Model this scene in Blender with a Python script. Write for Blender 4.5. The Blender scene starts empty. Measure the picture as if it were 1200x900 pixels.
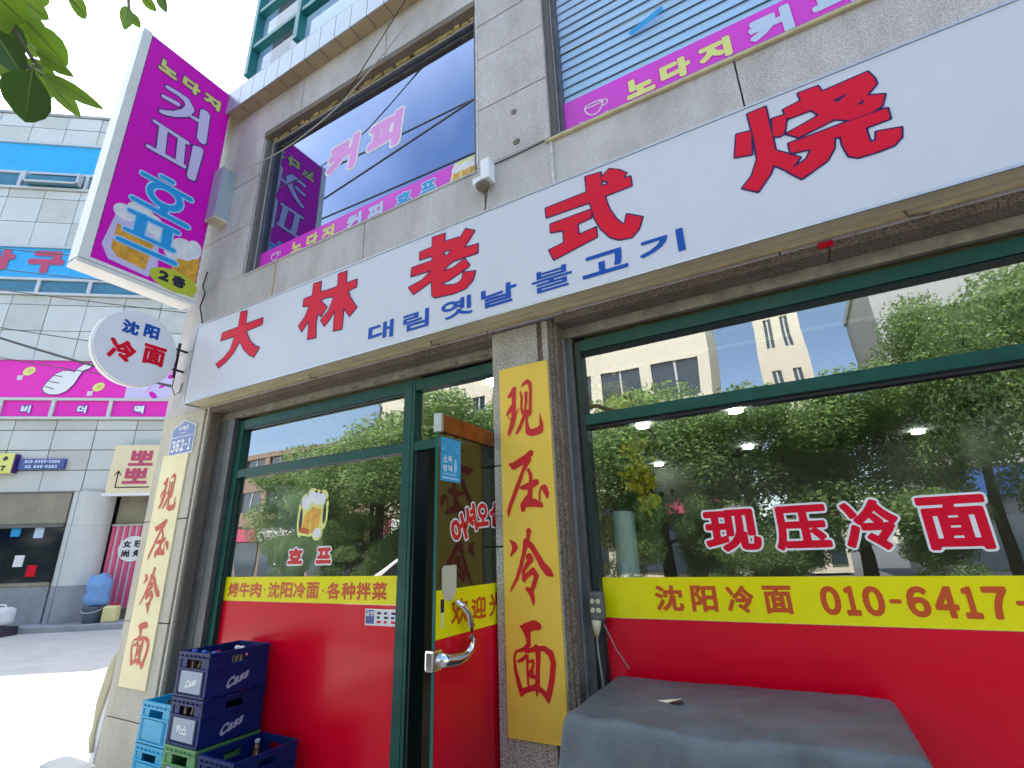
import bpy, bmesh, math, random, json
import numpy as np
from mathutils import Vector, Matrix
from mathutils.geometry import delaunay_2d_cdt
R_ = math.radians
rnd = random.Random(7)
SC = bpy.context.scene
COL = SC.collection

# ---------------------------------------------------------------- camera
cam = bpy.data.cameras.new('camera'); cam.sensor_width = 36.0
cam.lens = 36.0 * 0.48033; cam.clip_start = 0.05; cam.clip_end = 600
CAM = bpy.data.objects.new('camera', cam); COL.objects.link(CAM)
CAM.location = (0, -2.1, 1.5)
yw, pt, rl = -0.49595536, 0.32679934, -0.03260144
fw = Vector((math.sin(yw)*math.cos(pt), math.cos(yw)*math.cos(pt), math.sin(pt)))
ri = Vector((math.cos(yw), -math.sin(yw), 0)); up = ri.cross(fw)
ri2 = math.cos(rl)*ri + math.sin(rl)*up; up2 = -math.sin(rl)*ri + math.cos(rl)*up
CAM.rotation_euler = Matrix((ri2, up2, -fw)).transposed().to_euler()
SC.camera = CAM

# ---------------------------------------------------------------- sky, sun, exposure
SUN_EL, SUN_AZ = R_(63.5), math.atan2(0.12, 0.99)          # azimuth clockwise from +Y
w = bpy.data.worlds.new('World'); SC.world = w; w.use_nodes = True
nt = w.node_tree; bg = nt.nodes['Background']
sky = nt.nodes.new('ShaderNodeTexSky'); sky.sky_type = 'NISHITA'; sky.sun_disc = False
sky.sun_elevation = SUN_EL; sky.sun_rotation = SUN_AZ; sky.dust_density = .6; sky.air_density = 1.0
# thin bright veil of high cloud on the sun's side of the sky
tc = nt.nodes.new('ShaderNodeTexCoord'); dp = nt.nodes.new('ShaderNodeVectorMath'); dp.operation = 'DOT_PRODUCT'
dp.inputs[1].default_value = (-0.45, 0.80, 0.40)
nt.links.new(tc.outputs['Generated'], dp.inputs[0])
ns = nt.nodes.new('ShaderNodeTexNoise'); ns.inputs['Scale'].default_value = 2.2; ns.inputs['Detail'].default_value = 6
nt.links.new(tc.outputs['Generated'], ns.inputs['Vector'])
ad = nt.nodes.new('ShaderNodeMath'); ad.operation = 'MULTIPLY_ADD'; ad.inputs[1].default_value = 0.5
nt.links.new(ns.outputs['Fac'], ad.inputs[0]); nt.links.new(dp.outputs['Value'], ad.inputs[2])
mr = nt.nodes.new('ShaderNodeMapRange'); mr.inputs['From Min'].default_value = 0.25; mr.inputs['From Max'].default_value = 0.85
nt.links.new(ad.outputs[0], mr.inputs['Value'])
mx = nt.nodes.new('ShaderNodeMix'); mx.data_type = 'RGBA'
nt.links.new(mr.outputs[0], mx.inputs['Factor']); nt.links.new(sky.outputs['Color'], mx.inputs['A'])
mx.inputs['B'].default_value = (9.0, 9.6, 10.5, 1)
nt.links.new(mx.outputs['Result'], bg.inputs['Color'])
bg.inputs['Strength'].default_value = 0.13
sun = bpy.data.lights.new('sun', 'SUN'); sun.energy = 4.0; sun.angle = R_(0.5); sun.color = (1, .95, .87)
so = bpy.data.objects.new('sun', sun); COL.objects.link(so); so.location = (0, 0, 40)
sd = Vector((math.sin(SUN_AZ)*math.cos(SUN_EL), math.cos(SUN_AZ)*math.cos(SUN_EL), math.sin(SUN_EL)))
so.rotation_euler = sd.to_track_quat('Z', 'Y').to_euler()
SC.view_settings.view_transform = 'Standard'; SC.view_settings.look = 'None'
SC.view_settings.exposure = 1.8; SC.view_settings.gamma = 1.0
SC.cycles.max_bounces = 10; SC.cycles.transparent_max_bounces = 12; SC.cycles.glossy_bounces = 5
SC.cycles.use_denoising = True
SC.cycles.caustics_reflective = False; SC.cycles.caustics_refractive = False

DATA = json.loads(r'''{"da":[[[[-3.3521,3.2625],[-3.2736,3.2499],[-3.27,3.1425],[-3.0688,3.1383],[-3.069,3.0881],[-3.2464,3.0798],[-3.2056,3.016],[-3.1646,2.969],[-3.1109,2.9302],[-3.0612,2.9062],[-3.1075,2.8449],[-3.1668,2.8756],[-3.2413,2.9344],[-3.3033,3.0129],[-3.3594,2.9349],[-3.4277,2.886],[-3.5164,2.8495],[-3.5616,2.8881],[-3.4767,2.9182],[-3.409,2.973],[-3.3814,3.072],[-3.5545,3.0765],[-3.547,3.1386],[-3.3518,3.1372]]]],"lin":[[[[-2.5586,3.2581],[-2.4853,3.2525],[-2.483,3.1713],[-2.4166,3.1648],[-2.4042,3.113],[-2.4748,3.1103],[-2.4674,3.0995],[-2.4046,3.0374],[-2.4518,2.9832],[-2.4847,3.0203],[-2.4942,2.9542],[-2.4828,2.8422],[-2.5598,2.8482],[-2.5619,2.9197],[-2.5629,2.9854],[-2.6271,2.9199],[-2.6635,2.9721],[-2.608,3.024],[-2.5798,3.1001],[-2.6431,3.1091],[-2.6429,3.1659],[-2.5604,3.1657]]],[[[-2.3235,3.2592],[-2.2477,3.2548],[-2.2436,3.1638],[-2.1485,3.1635],[-2.1511,3.1092],[-2.2214,3.1046],[-2.1955,3.0454],[-2.1329,2.9612],[-2.1882,2.9141],[-2.2465,2.9911],[-2.2471,2.9394],[-2.2482,2.8431],[-2.3223,2.8476],[-2.3248,2.935],[-2.3255,2.9959],[-2.3676,2.9401],[-2.4107,2.9048],[-2.4508,2.957],[-2.3844,3.009],[-2.346,3.0993],[-2.4055,3.1101],[-2.4166,3.1648],[-2.3208,3.1644]]]],"lao":[[[[-1.5523,3.2529],[-1.4618,3.2477],[-1.4669,3.1931],[-1.3687,3.187],[-1.3615,3.1719],[-1.319,3.2252],[-1.2591,3.1886],[-1.3331,3.1034],[-1.238,3.0962],[-1.2406,3.0407],[-1.4034,3.0434],[-1.4389,3.0284],[-1.4709,2.9972],[-1.403,2.9997],[-1.3261,3.0305],[-1.2932,2.9811],[-1.3055,2.9708],[-1.4164,2.9346],[-1.4697,2.9262],[-1.4694,2.9083],[-1.402,2.8908],[-1.3603,2.8941],[-1.3398,2.9168],[-1.3343,2.9476],[-1.257,2.9322],[-1.2721,2.8826],[-1.3193,2.8462],[-1.4015,2.839],[-1.5222,2.85],[-1.5445,2.8684],[-1.5507,2.9635],[-1.6795,2.9183],[-1.7183,2.9731],[-1.6227,2.9895],[-1.5488,3.0342],[-1.7035,3.0427],[-1.7004,3.0979],[-1.5467,3.0955],[-1.5514,3.1298],[-1.6433,3.134],[-1.6428,3.1851],[-1.5506,3.188]],[[-1.4696,3.1312],[-1.4149,3.1257],[-1.4399,3.0967],[-1.4653,3.0973]]]],"shi":[[[[-0.5999,3.2566],[-0.5204,3.2478],[-0.5231,3.2125],[-0.4767,3.2482],[-0.4284,3.2187],[-0.3984,3.1859],[-0.4176,3.1613],[-0.3819,3.1603],[-0.3818,3.1068],[-0.5137,3.1037],[-0.5067,3.0577],[-0.4944,3.0103],[-0.4721,2.9564],[-0.444,2.9126],[-0.4315,2.9184],[-0.4199,2.9609],[-0.3521,2.9181],[-0.3752,2.8627],[-0.41,2.8331],[-0.4677,2.841],[-0.5083,2.8696],[-0.5472,2.9284],[-0.5746,3.0036],[-0.5883,3.0986],[-0.8224,3.1036],[-0.8242,3.1602],[-0.5987,3.164]],[[-0.5214,3.2049],[-0.4791,3.1655],[-0.524,3.1652]]],[[[-0.8043,3.0552],[-0.599,3.0563],[-0.5849,3.0505],[-0.5913,3.0103],[-0.6626,3.0021],[-0.6606,2.9378],[-0.5727,2.9478],[-0.5718,2.8945],[-0.7975,2.8469],[-0.8195,2.9087],[-0.7376,2.9219],[-0.7368,2.9942],[-0.8042,3.0063]]]],"shao":[[[[0.1428,3.2509],[0.2121,3.2529],[0.2112,3.1974],[0.2095,3.0892],[0.2086,3.0202],[0.2837,2.9475],[0.2372,2.8997],[0.1903,2.957],[0.1735,2.9214],[0.1156,2.8551],[0.0636,2.8959],[0.1062,2.9365],[0.1396,3.0095],[0.1457,3.1138]]],[[[0.0856,3.1688],[0.1412,3.1585],[0.1231,3.042],[0.0611,3.0574]]],[[[0.2258,3.1792],[0.2802,3.1745],[0.2547,3.0903],[0.2366,3.0792],[0.2129,3.0916]]],[[[0.3354,3.2547],[0.4053,3.2531],[0.412,3.2179],[0.5697,3.2278],[0.5821,3.1809],[0.5818,3.1569],[0.5413,3.1211],[0.5956,3.0971],[0.5753,3.0504],[0.543,3.0377],[0.4725,3.0377],[0.4267,3.0667],[0.2978,3.0434],[0.2599,3.081],[0.3824,3.1112],[0.3629,3.1507],[0.2814,3.1504],[0.2709,3.2025],[0.339,3.2144]],[[0.4375,3.1574],[0.4944,3.1649],[0.4521,3.1384]],[[0.5024,3.0936],[0.5315,3.1109],[0.5269,3.0898]]],[[[0.259,3.0311],[0.3447,3.031],[0.4718,3.0342],[0.5881,3.0316],[0.5858,2.9834],[0.508,2.9799],[0.5071,2.9087],[0.5269,2.9098],[0.535,2.9466],[0.6072,2.9285],[0.5978,2.8879],[0.5715,2.865],[0.523,2.8602],[0.46,2.8618],[0.4343,2.8817],[0.426,2.9386],[0.4284,2.9796],[0.4068,2.983],[0.3975,2.9377],[0.3649,2.8928],[0.2714,2.8495],[0.2321,2.9021],[0.3033,2.9303],[0.3271,2.9691],[0.2582,2.982]]]],"xian":[[[-1.1179,2.2737,0.0122],[-1.1339,2.2489,0.0123],[-1.1493,2.2406,0.0079]],[[-1.1184,2.2599,0.01],[-1.122,2.211,0.01],[-1.1246,2.1733,0.0121],[-1.123,2.1352,0.0131],[-1.1365,2.0892,0.012],[-1.1525,2.0544,0.0088],[-1.156,2.0391,0.0033]],[[-1.1332,2.1829,0.0111],[-1.1583,2.1516,0.0078],[-1.1627,2.1458,0.0045]],[[-1.1586,2.1408,0.0022],[-1.1445,2.1171,0.0022],[-1.1203,2.1295,0.0033],[-1.0983,2.1635,0.0027],[-1.0938,2.1709,0.0016]],[[-1.0828,2.2534,0.0044],[-1.0765,2.2194,0.006],[-1.0805,2.166,0.0059],[-1.0758,2.1385,0.0048],[-1.0605,2.1574,0.0054],[-1.053,2.1937,0.0064],[-1.052,2.2423,0.0081]],[[-1.074,2.2794,0.0027],[-1.0634,2.2912,0.0076],[-1.0423,2.301,0.0108],[-1.0282,2.2872,0.0097],[-1.0258,2.2539,0.0075],[-1.03,2.1897,0.0074],[-1.0337,2.1371,0.0085],[-1.0417,2.1251,0.0064]],[[-1.0494,2.1449,0.0096],[-1.0741,2.1116,0.0086],[-1.0901,2.0771,0.0086],[-1.1117,2.0461,0.0065]],[[-1.0508,2.1398,0.0053],[-1.0549,2.0877,0.0064],[-1.0483,2.045,0.0137],[-1.0261,2.0367,0.0156],[-0.9865,2.044,0.0164],[-0.9753,2.0655,0.0092],[-0.9797,2.1075,0.0041],[-0.9798,2.1258,0.0016]]],"ya":[[[-1.0393,1.9387,0.0134],[-1.0654,1.9192,0.0146],[-1.106,1.8986,0.0169],[-1.1322,1.8863,0.016],[-1.152,1.896,0.0075]],[[-1.0518,1.9101,0.0124],[-1.085,1.8589,0.0083],[-1.1066,1.8117,0.0094],[-1.1342,1.7554,0.0094],[-1.1586,1.7041,0.0094],[-1.1681,1.6759,0.0084],[-1.1699,1.6546,0.0031]],[[-1.0569,1.861,0.0072],[-1.0443,1.8352,0.0082],[-1.0457,1.8061,0.0081],[-1.0501,1.7727,0.0101],[-1.0549,1.7301,0.0131]],[[-1.0188,1.7989,0.0141],[-1.0494,1.7871,0.0152],[-1.0883,1.7808,0.0103],[-1.1022,1.783,0.0041]],[[-1.0571,1.7398,0.0121],[-1.0891,1.6993,0.0153],[-1.0917,1.6782,0.0092]],[[-1.075,1.7078,0.0152],[-1.0316,1.7071,0.0169],[-1.0002,1.6955,0.0108],[-0.9926,1.6881,0.0049]],[[-1.0043,1.7169,0.0039],[-1.0038,1.7451,0.004],[-0.9959,1.7729,0.004],[-0.9822,1.7789,0.0059]],[[-0.9773,1.7713,0.0128],[-0.9658,1.7421,0.0107],[-0.9641,1.7256,0.0049]]],"leng":[[[-1.1668,1.5461,0.0026],[-1.1454,1.527,0.0112],[-1.1405,1.5132,0.0122],[-1.1521,1.4954,0.0081],[-1.1665,1.4754,0.002]],[[-1.0672,1.5834,0.0119],[-1.0699,1.5607,0.0089],[-1.0773,1.5384,0.0079],[-1.0911,1.5298,0.007]],[[-1.083,1.5318,0.0129],[-1.0986,1.4806,0.0079],[-1.114,1.432,0.0089],[-1.1347,1.3838,0.0069],[-1.1602,1.3445,0.005],[-1.1716,1.3249,0.002]],[[-1.0828,1.5363,0.0139],[-1.057,1.5197,0.0118],[-1.0279,1.4745,0.0115],[-1.0043,1.4349,0.0142],[-0.9805,1.4088,0.0168],[-0.9638,1.3959,0.0083]],[[-1.0699,1.471,0.0157],[-1.0625,1.4598,0.0127],[-1.0847,1.436,0.0088],[-1.1017,1.4099,0.0079],[-1.1014,1.3794,0.0088],[-1.0981,1.3707,0.0059]],[[-1.0976,1.3837,0.0098],[-1.0732,1.4009,0.0097],[-1.0543,1.4138,0.0125],[-1.0374,1.3921,0.0105],[-1.0462,1.3706,0.0096],[-1.058,1.3408,0.0096]],[[-1.0865,1.3385,0.0077],[-1.0689,1.3279,0.0125],[-1.0599,1.3027,0.0095],[-1.0576,1.2776,0.0047]]],"mian":[[[-1.1252,1.1869,0.0042],[-1.1003,1.1811,0.0181],[-1.0582,1.1947,0.0173],[-1.0394,1.19,0.0142]],[[-1.0952,1.1702,0.0165],[-1.0895,1.1395,0.0102],[-1.0883,1.1176,0.0092],[-1.1122,1.0989,0.0072],[-1.1516,1.088,0.0042],[-1.1609,1.0655,0.0047],[-1.1571,1.0181,0.0072],[-1.1425,0.9681,0.0092],[-1.1304,0.9314,0.0101]],[[-1.1301,0.9377,0.0111],[-1.1027,0.9484,0.009],[-1.0649,0.9599,0.0108],[-1.0391,0.9518,0.0088],[-1.0192,0.9373,0.0106],[-1.0079,0.91,0.0038]],[[-1.1016,1.0908,0.0072],[-1.0574,1.1041,0.009],[-1.0145,1.1064,0.0099],[-0.9867,1.0888,0.0127],[-0.9768,1.0558,0.0116],[-0.9857,0.9972,0.0115],[-1.0037,0.9386,0.0115],[-1.0078,0.912,0.0048]],[[-1.0544,1.1107,0.009],[-1.045,1.0854,0.011],[-1.0498,1.0257,0.0089],[-1.055,0.9669,0.0108],[-1.0595,0.9316,0.0039]],[[-1.0969,1.0738,0.0061],[-1.0993,1.0222,0.0045],[-1.0977,0.9634,0.0045]],[[-1.1447,1.05,0.0041],[-1.1251,1.0569,0.0072],[-1.1051,1.0733,0.0061]],[[-1.0925,1.0525,0.004],[-1.0706,1.0582,0.006],[-1.0716,1.0369,0.006],[-1.0889,1.0145,0.004]],[[-1.0723,1.0241,0.003],[-1.0814,1.0024,0.011],[-1.0631,0.9954,0.0059]]],"T":{"sign":[["대",[-1.9189,2.7626,0.1962,0.0963]],["림",[-1.657,2.7486,0.1851,0.1304]],["옛",[-1.377,2.745,0.2056,0.1174]],["날",[-1.1159,2.745,0.2124,0.1183]],["불",[-0.8174,2.743,0.2137,0.1196]],["고",[-0.5498,2.7381,0.2189,0.0983]],["기",[-0.2887,2.7547,0.1935,0.1062]]],"right":[["现",[-0.2286,1.5509,0.2158,0.1711]],["压",[0.0183,1.5507,0.1925,0.1722]],["冷",[0.2404,1.5504,0.1777,0.1847]],["面",[0.4799,1.5452,0.1959,0.1848]]],"stripR1":[["沈",[-0.5115,1.2945,0.1145,0.1022]],["阳",[-0.3735,1.2948,0.0998,0.0961]],["冷",[-0.2394,1.2936,0.0994,0.0992]],["面",[-0.107,1.2956,0.0989,0.1022]]],"door":[["어",[-0.2891,1.5914,0.1121,0.1174]],["셔",[-0.2021,1.6414,0.1089,0.122]],["오",[-0.0942,1.6636,0.1031,0.1051]],["십",[0.0284,1.669,0.1311,0.1156]],["欢",[-0.2773,1.2731,0.1224,0.0972]],["迎",[-0.1347,1.2713,0.119,0.0903]],["光",[0.0271,1.2739,0.1531,0.1075]]],"purple":[["노",[-0.6604,5.7134,0.168,0.1424]],["다",[-0.4595,5.7284,0.1624,0.1464]],["지",[-0.2635,5.7143,0.1785,0.1291]],["커",[-0.4632,5.3603,0.4059,0.3357]],["피",[-0.4661,4.988,0.4282,0.357]],["호",[-0.4829,4.4131,0.4433,0.3003]],["프",[-0.5155,4.0269,0.4252,0.3009]],["2",[-0.3408,3.7461,0.0774,0.0798]],["층",[-0.2277,3.747,0.1074,0.113]]]},"leaves":[[[-0.8856,-1.9472,2.2176],[-0.848,-1.8784,2.1901],0.0259],[[-0.9257,-1.9372,2.246],[-0.9349,-1.8794,2.2193],0.0312],[[-0.9659,-1.97,2.3603],[-1.0069,-1.8991,2.3595],0.0541],[[-0.9242,-1.9565,2.2833],[-0.8941,-1.9126,2.2523],0.0275],[[-0.9875,-1.9901,2.4139],[-0.9851,-1.9446,2.4099],0.0398],[[-0.8516,-1.9631,2.1827],[-0.918,-1.9407,2.1447],0.0725],[[-0.96,-1.9757,2.2909],[-0.961,-1.9642,2.2267],0.0564],[[-0.9894,-1.9322,2.3264],[-1.0376,-1.9324,2.265],0.0722],[[-1.0538,-1.9246,2.5529],[-1.0894,-1.8752,2.5722],0.039],[[-1.0729,-1.8302,2.6559],[-1.0694,-1.8257,2.5908],0.0305],[[-1.0903,-1.8206,2.6651],[-1.0964,-1.793,2.6524],0.0253],[[-1.1093,-1.8062,2.7542],[-1.1431,-1.7635,2.783],0.0265],[[-1.084,-1.7835,2.7707],[-1.0653,-1.764,2.7131],0.0265],[[-1.0187,-1.9965,2.3798],[-1.0329,-1.9493,2.3561],0.0562],[[-1.0363,-1.9928,2.4352],[-1.0781,-1.9339,2.4431],0.0632],[[-0.92,-2.0016,2.2642],[-0.9097,-1.9623,2.213],0.05],[[-1.0738,-1.9646,2.4649],[-1.0851,-1.9245,2.4456],0.0453],[[-0.9271,-2.0172,2.3344],[-0.9586,-1.9723,2.35],0.0564],[[-1.0926,-1.9784,2.3669],[-1.0608,-1.9517,2.3348],0.0534],[[-1.1268,-1.9582,2.4799],[-1.1436,-1.9163,2.4531],0.0416],[[-1.0811,-1.967,2.5313],[-1.1198,-1.9379,2.552],0.0468],[[-1.1296,-1.9609,2.3984],[-1.1063,-1.9241,2.3505],0.0503],[[-0.9703,-2.0166,2.3611],[-0.9895,-1.9804,2.3346],0.0451]],"twigs":[[[-0.9689,-2.0788,2.4398],[-0.9898,-2.0122,2.384],[-0.984,-1.9727,2.34],[-0.9254,-1.9397,2.2469]],[[-1.0394,-2.0226,2.358],[-0.9959,-1.9821,2.3272],[-0.8903,-1.9569,2.2137]],[[-1.1011,-2.0054,2.657],[-1.0538,-1.9246,2.5529]],[[-1.1113,-1.8979,2.8367],[-1.083,-1.8373,2.7168],[-1.0758,-1.8265,2.6523]],[[-1.083,-1.8373,2.7168],[-1.084,-1.7835,2.7707]],[[-0.9689,-2.0788,2.4398],[-1.1011,-2.0054,2.657],[-1.1113,-1.8979,2.8367]]],"keo":[[[-0.6358,5.5211,0.013],[-0.5504,5.5349,0.0156],[-0.469,5.5275,0.0215],[-0.4321,5.4715,0.0283],[-0.4586,5.3916,0.0257],[-0.5353,5.3052,0.0185],[-0.6026,5.2559,0.0159],[-0.6371,5.2407,0.0127]],[[-0.648,5.4016,0.0128],[-0.5311,5.427,0.0146]],[[-0.2944,5.5276,0.0278],[-0.2794,5.2283,0.0274]],[[-0.3127,5.5254,0.0253],[-0.2943,5.2335,0.025]],[[-0.4053,5.3963,0.011],[-0.324,5.4074,0.0136]]],"pi":[[[-0.6663,5.1024,0.0105],[-0.388,5.1031,0.013]],[[-0.6044,5.096,0.0157],[-0.5791,4.8455,0.0175]],[[-0.5797,5.096,0.0159],[-0.5586,4.846,0.0177]],[[-0.4527,5.0962,0.0147],[-0.4273,4.8446,0.0146]],[[-0.426,5.0932,0.0149],[-0.4012,4.8571,0.0148]],[[-0.6651,4.8305,0.0122],[-0.3763,4.8482,0.0139]],[[-0.2805,5.1112,0.0227],[-0.2933,4.7891,0.022]],[[-0.3128,5.0983,0.0223],[-0.3099,4.7849,0.0219]]],"ho":[[[-0.6531,4.5542,0.0155],[-0.2691,4.5592,0.0185]],[[-0.5217,4.6246,0.0144],[-0.4328,4.6282,0.0161]],[[-0.344,4.4391,0.0224],[-0.3607,4.4062,0.0222],[-0.391,4.3802,0.0219],[-0.4306,4.3644,0.0215],[-0.4739,4.3609,0.0211],[-0.5151,4.3697,0.0207],[-0.5488,4.3894,0.0204],[-0.5711,4.4174,0.0202],[-0.579,4.4501,0.0202],[-0.5717,4.4834,0.0203],[-0.5498,4.5131,0.0206],[-0.516,4.5352,0.0209],[-0.4744,4.5465,0.0214],[-0.4305,4.5454,0.0218],[-0.3905,4.5315,0.0221],[-0.36,4.5066,0.0224],[-0.3438,4.4743,0.0225],[-0.344,4.4391,0.0224]],[[-0.4461,4.3597,0.0269],[-0.4542,4.2934,0.0267]],[[-0.6781,4.293,0.015],[-0.2506,4.2851,0.0182]]],"peu":[[[-0.6758,4.1738,0.0139],[-0.3114,4.1856,0.0165]],[[-0.5994,4.1719,0.0206],[-0.5964,4.0262,0.0204]],[[-0.5688,4.1754,0.0209],[-0.566,4.0287,0.0207]],[[-0.3716,4.1742,0.0206],[-0.365,4.0253,0.0204]],[[-0.4011,4.1644,0.0203],[-0.3944,4.0248,0.0201]],[[-0.6757,4.0009,0.0127],[-0.3136,4.0045,0.0151]],[[-0.7014,3.8937,0.0144],[-0.2844,3.8949,0.0175]]]}''')
TX = DATA['T']

# ---------------------------------------------------------------- materials
def mat(name, col, rough=.6, metal=0., var=0.0, scale=8., bump=0., bscale=60., col2=None, spec=.5, detail=5, thr=None, coat=0., stretch=None, emit=None, estr=0.):
    m = bpy.data.materials.new(name); m.use_nodes = True; t = m.node_tree; b = t.nodes['Principled BSDF']
    b.inputs['Base Color'].default_value = (*col, 1); b.inputs['Roughness'].default_value = rough
    b.inputs['Metallic'].default_value = metal; b.inputs['Specular IOR Level'].default_value = spec
    b.inputs['Coat Weight'].default_value = coat; b.inputs['Coat Roughness'].default_value = .08
    if emit: b.inputs['Emission Color'].default_value = (*emit, 1); b.inputs['Emission Strength'].default_value = estr
    co = t.nodes.new('ShaderNodeTexCoord'); src = co.outputs['Object']
    if stretch:
        mp = t.nodes.new('ShaderNodeMapping'); mp.inputs['Scale'].default_value = stretch
        t.links.new(src, mp.inputs['Vector']); src = mp.outputs['Vector']
    if var or col2:
        n = t.nodes.new('ShaderNodeTexNoise'); n.inputs['Scale'].default_value = scale; n.inputs['Detail'].default_value = detail
        n.inputs['Roughness'].default_value = .65
        t.links.new(src, n.inputs['Vector'])
        r = t.nodes.new('ShaderNodeValToRGB'); e = r.color_ramp.elements
        c2 = col2 or tuple(max(0, c*(1-var)) for c in col); c1 = col if col2 else tuple(min(1, c*(1+var*.6)) for c in col)
        lo, hi = thr or (.3, .7)
        e[0].position = lo; e[1].position = hi; e[0].color = (*c2, 1); e[1].color = (*c1, 1)
        t.links.new(n.outputs['Fac'], r.inputs['Fac']); t.links.new(r.outputs['Color'], b.inputs['Base Color'])
    if bump:
        n2 = t.nodes.new('ShaderNodeTexNoise'); n2.inputs['Scale'].default_value = bscale; n2.inputs['Detail'].default_value = 4
        t.links.new(src, n2.inputs['Vector'])
        bp_ = t.nodes.new('ShaderNodeBump'); bp_.inputs['Strength'].default_value = bump; bp_.inputs['Distance'].default_value = .01
        t.links.new(n2.outputs['Fac'], bp_.inputs['Height']); t.links.new(bp_.outputs['Normal'], b.inputs['Normal'])
    return m
def speckle(name, base, dark, light, rough=.75, scale=170, stain=.25, sscale=1.6):
    m = mat(name, base, rough); t = m.node_tree; b = t.nodes['Principled BSDF']
    co = t.nodes.new('ShaderNodeTexCoord'); g = t.nodes.new('ShaderNodeNewGeometry')
    n = t.nodes.new('ShaderNodeTexNoise'); n.inputs['Scale'].default_value = scale; n.inputs['Detail'].default_value = 2
    t.links.new(g.outputs['Position'], n.inputs['Vector'])
    r = t.nodes.new('ShaderNodeValToRGB'); e = r.color_ramp.elements
    e[0].position = .36; e[0].color = (*dark, 1); e[1].position = .62; e[1].color = (*light, 1)
    k = e.new(.48); k.color = (*base, 1)
    t.links.new(n.outputs['Fac'], r.inputs['Fac'])
    n2 = t.nodes.new('ShaderNodeTexNoise'); n2.inputs['Scale'].default_value = sscale; n2.inputs['Detail'].default_value = 8; n2.inputs['Roughness'].default_value = .7
    mp = t.nodes.new('ShaderNodeMapping'); mp.inputs['Scale'].default_value = (1.6, 1.6, .7)
    t.links.new(g.outputs['Position'], mp.inputs['Vector']); t.links.new(mp.outputs['Vector'], n2.inputs['Vector'])
    r2 = t.nodes.new('ShaderNodeValToRGB'); e2 = r2.color_ramp.elements
    e2[0].position = .35; e2[0].color = (1-stain, 1-stain*1.05, 1-stain*1.15, 1); e2[1].position = .62; e2[1].color = (1, 1, 1, 1)
    t.links.new(n2.outputs['Fac'], r2.inputs['Fac'])
    mu = t.nodes.new('ShaderNodeMix'); mu.data_type = 'RGBA'; mu.blend_type = 'MULTIPLY'; mu.inputs['Factor'].default_value = 1
    t.links.new(r.outputs['Color'], mu.inputs['A']); t.links.new(r2.outputs['Color'], mu.inputs['B'])
    t.links.new(mu.outputs['Result'], b.inputs['Base Color'])
    bp_ = t.nodes.new('ShaderNodeBump'); bp_.inputs['Strength'].default_value = .25; bp_.inputs['Distance'].default_value = .004
    t.links.new(n.outputs['Fac'], bp_.inputs['Height']); t.links.new(bp_.outputs['Normal'], b.inputs['Normal'])
    return m
def glass(name, tint=(.75, .9, .85), ior=1.9, base=.0, rough=0.0, reflcol=(1, 1, 1), wave=.02):
    m = bpy.data.materials.new(name); m.use_nodes = True; t = m.node_tree
    for n in list(t.nodes):
        if n.type == 'BSDF_PRINCIPLED': t.nodes.remove(n)
    out = [n for n in t.nodes if n.type == 'OUTPUT_MATERIAL'][0]
    tr = t.nodes.new('ShaderNodeBsdfTransparent'); tr.inputs['Color'].default_value = (*tint, 1)
    gl = t.nodes.new('ShaderNodeBsdfGlossy'); gl.inputs['Roughness'].default_value = rough; gl.inputs['Color'].default_value = (*reflcol, 1)
    # Schlick reflectance of a thin pane, taken once at the outer face
    ge = t.nodes.new('ShaderNodeNewGeometry')
    def mth(op, a_, b_=None):
        q = t.nodes.new('ShaderNodeMath'); q.operation = op
        for k_, x_ in enumerate((a_, b_)):
            if x_ is None: continue
            if isinstance(x_, (int, float)): q.inputs[k_].default_value = x_
            else: t.links.new(x_, q.inputs[k_])
        return q.outputs[0]
    dt = t.nodes.new('ShaderNodeVectorMath'); dt.operation = 'DOT_PRODUCT'
    t.links.new(ge.outputs['Incoming'], dt.inputs[0]); t.links.new(ge.outputs['Normal'], dt.inputs[1])
    c_ = mth('ABSOLUTE', dt.outputs['Value']); p5 = mth('POWER', mth('SUBTRACT', 1.0, c_), 5.0)
    f_ = mth('ADD', base, mth('MULTIPLY', p5, 1.0-base)); f_ = mth('MULTIPLY', f_, mth('SUBTRACT', 1.0, ge.outputs['Backfacing']))
    tm = t.nodes.new('ShaderNodeMix'); tm.data_type = 'RGBA'; tm.inputs['A'].default_value = (*tint, 1); tm.inputs['B'].default_value = (1, 1, 1, 1)
    t.links.new(ge.outputs['Backfacing'], tm.inputs['Factor']); t.links.new(tm.outputs['Result'], tr.inputs['Color'])
    if wave:
        co = t.nodes.new('ShaderNodeTexCoord'); n = t.nodes.new('ShaderNodeTexNoise'); n.inputs['Scale'].default_value = 2.5; n.inputs['Detail'].default_value = 1
        t.links.new(co.outputs['Object'], n.inputs['Vector'])
        b = t.nodes.new('ShaderNodeBump'); b.inputs['Strength'].default_value = wave; b.inputs['Distance'].default_value = .05
        t.links.new(n.outputs['Fac'], b.inputs['Height']); t.links.new(b.outputs['Normal'], gl.inputs['Normal'])
    mi = t.nodes.new('ShaderNodeMixShader')
    t.links.new(f_, mi.inputs['Fac']); t.links.new(tr.outputs[0], mi.inputs[1]); t.links.new(gl.outputs[0], mi.inputs[2])
    t.links.new(mi.outputs[0], out.inputs['Surface'])
    return m
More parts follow.
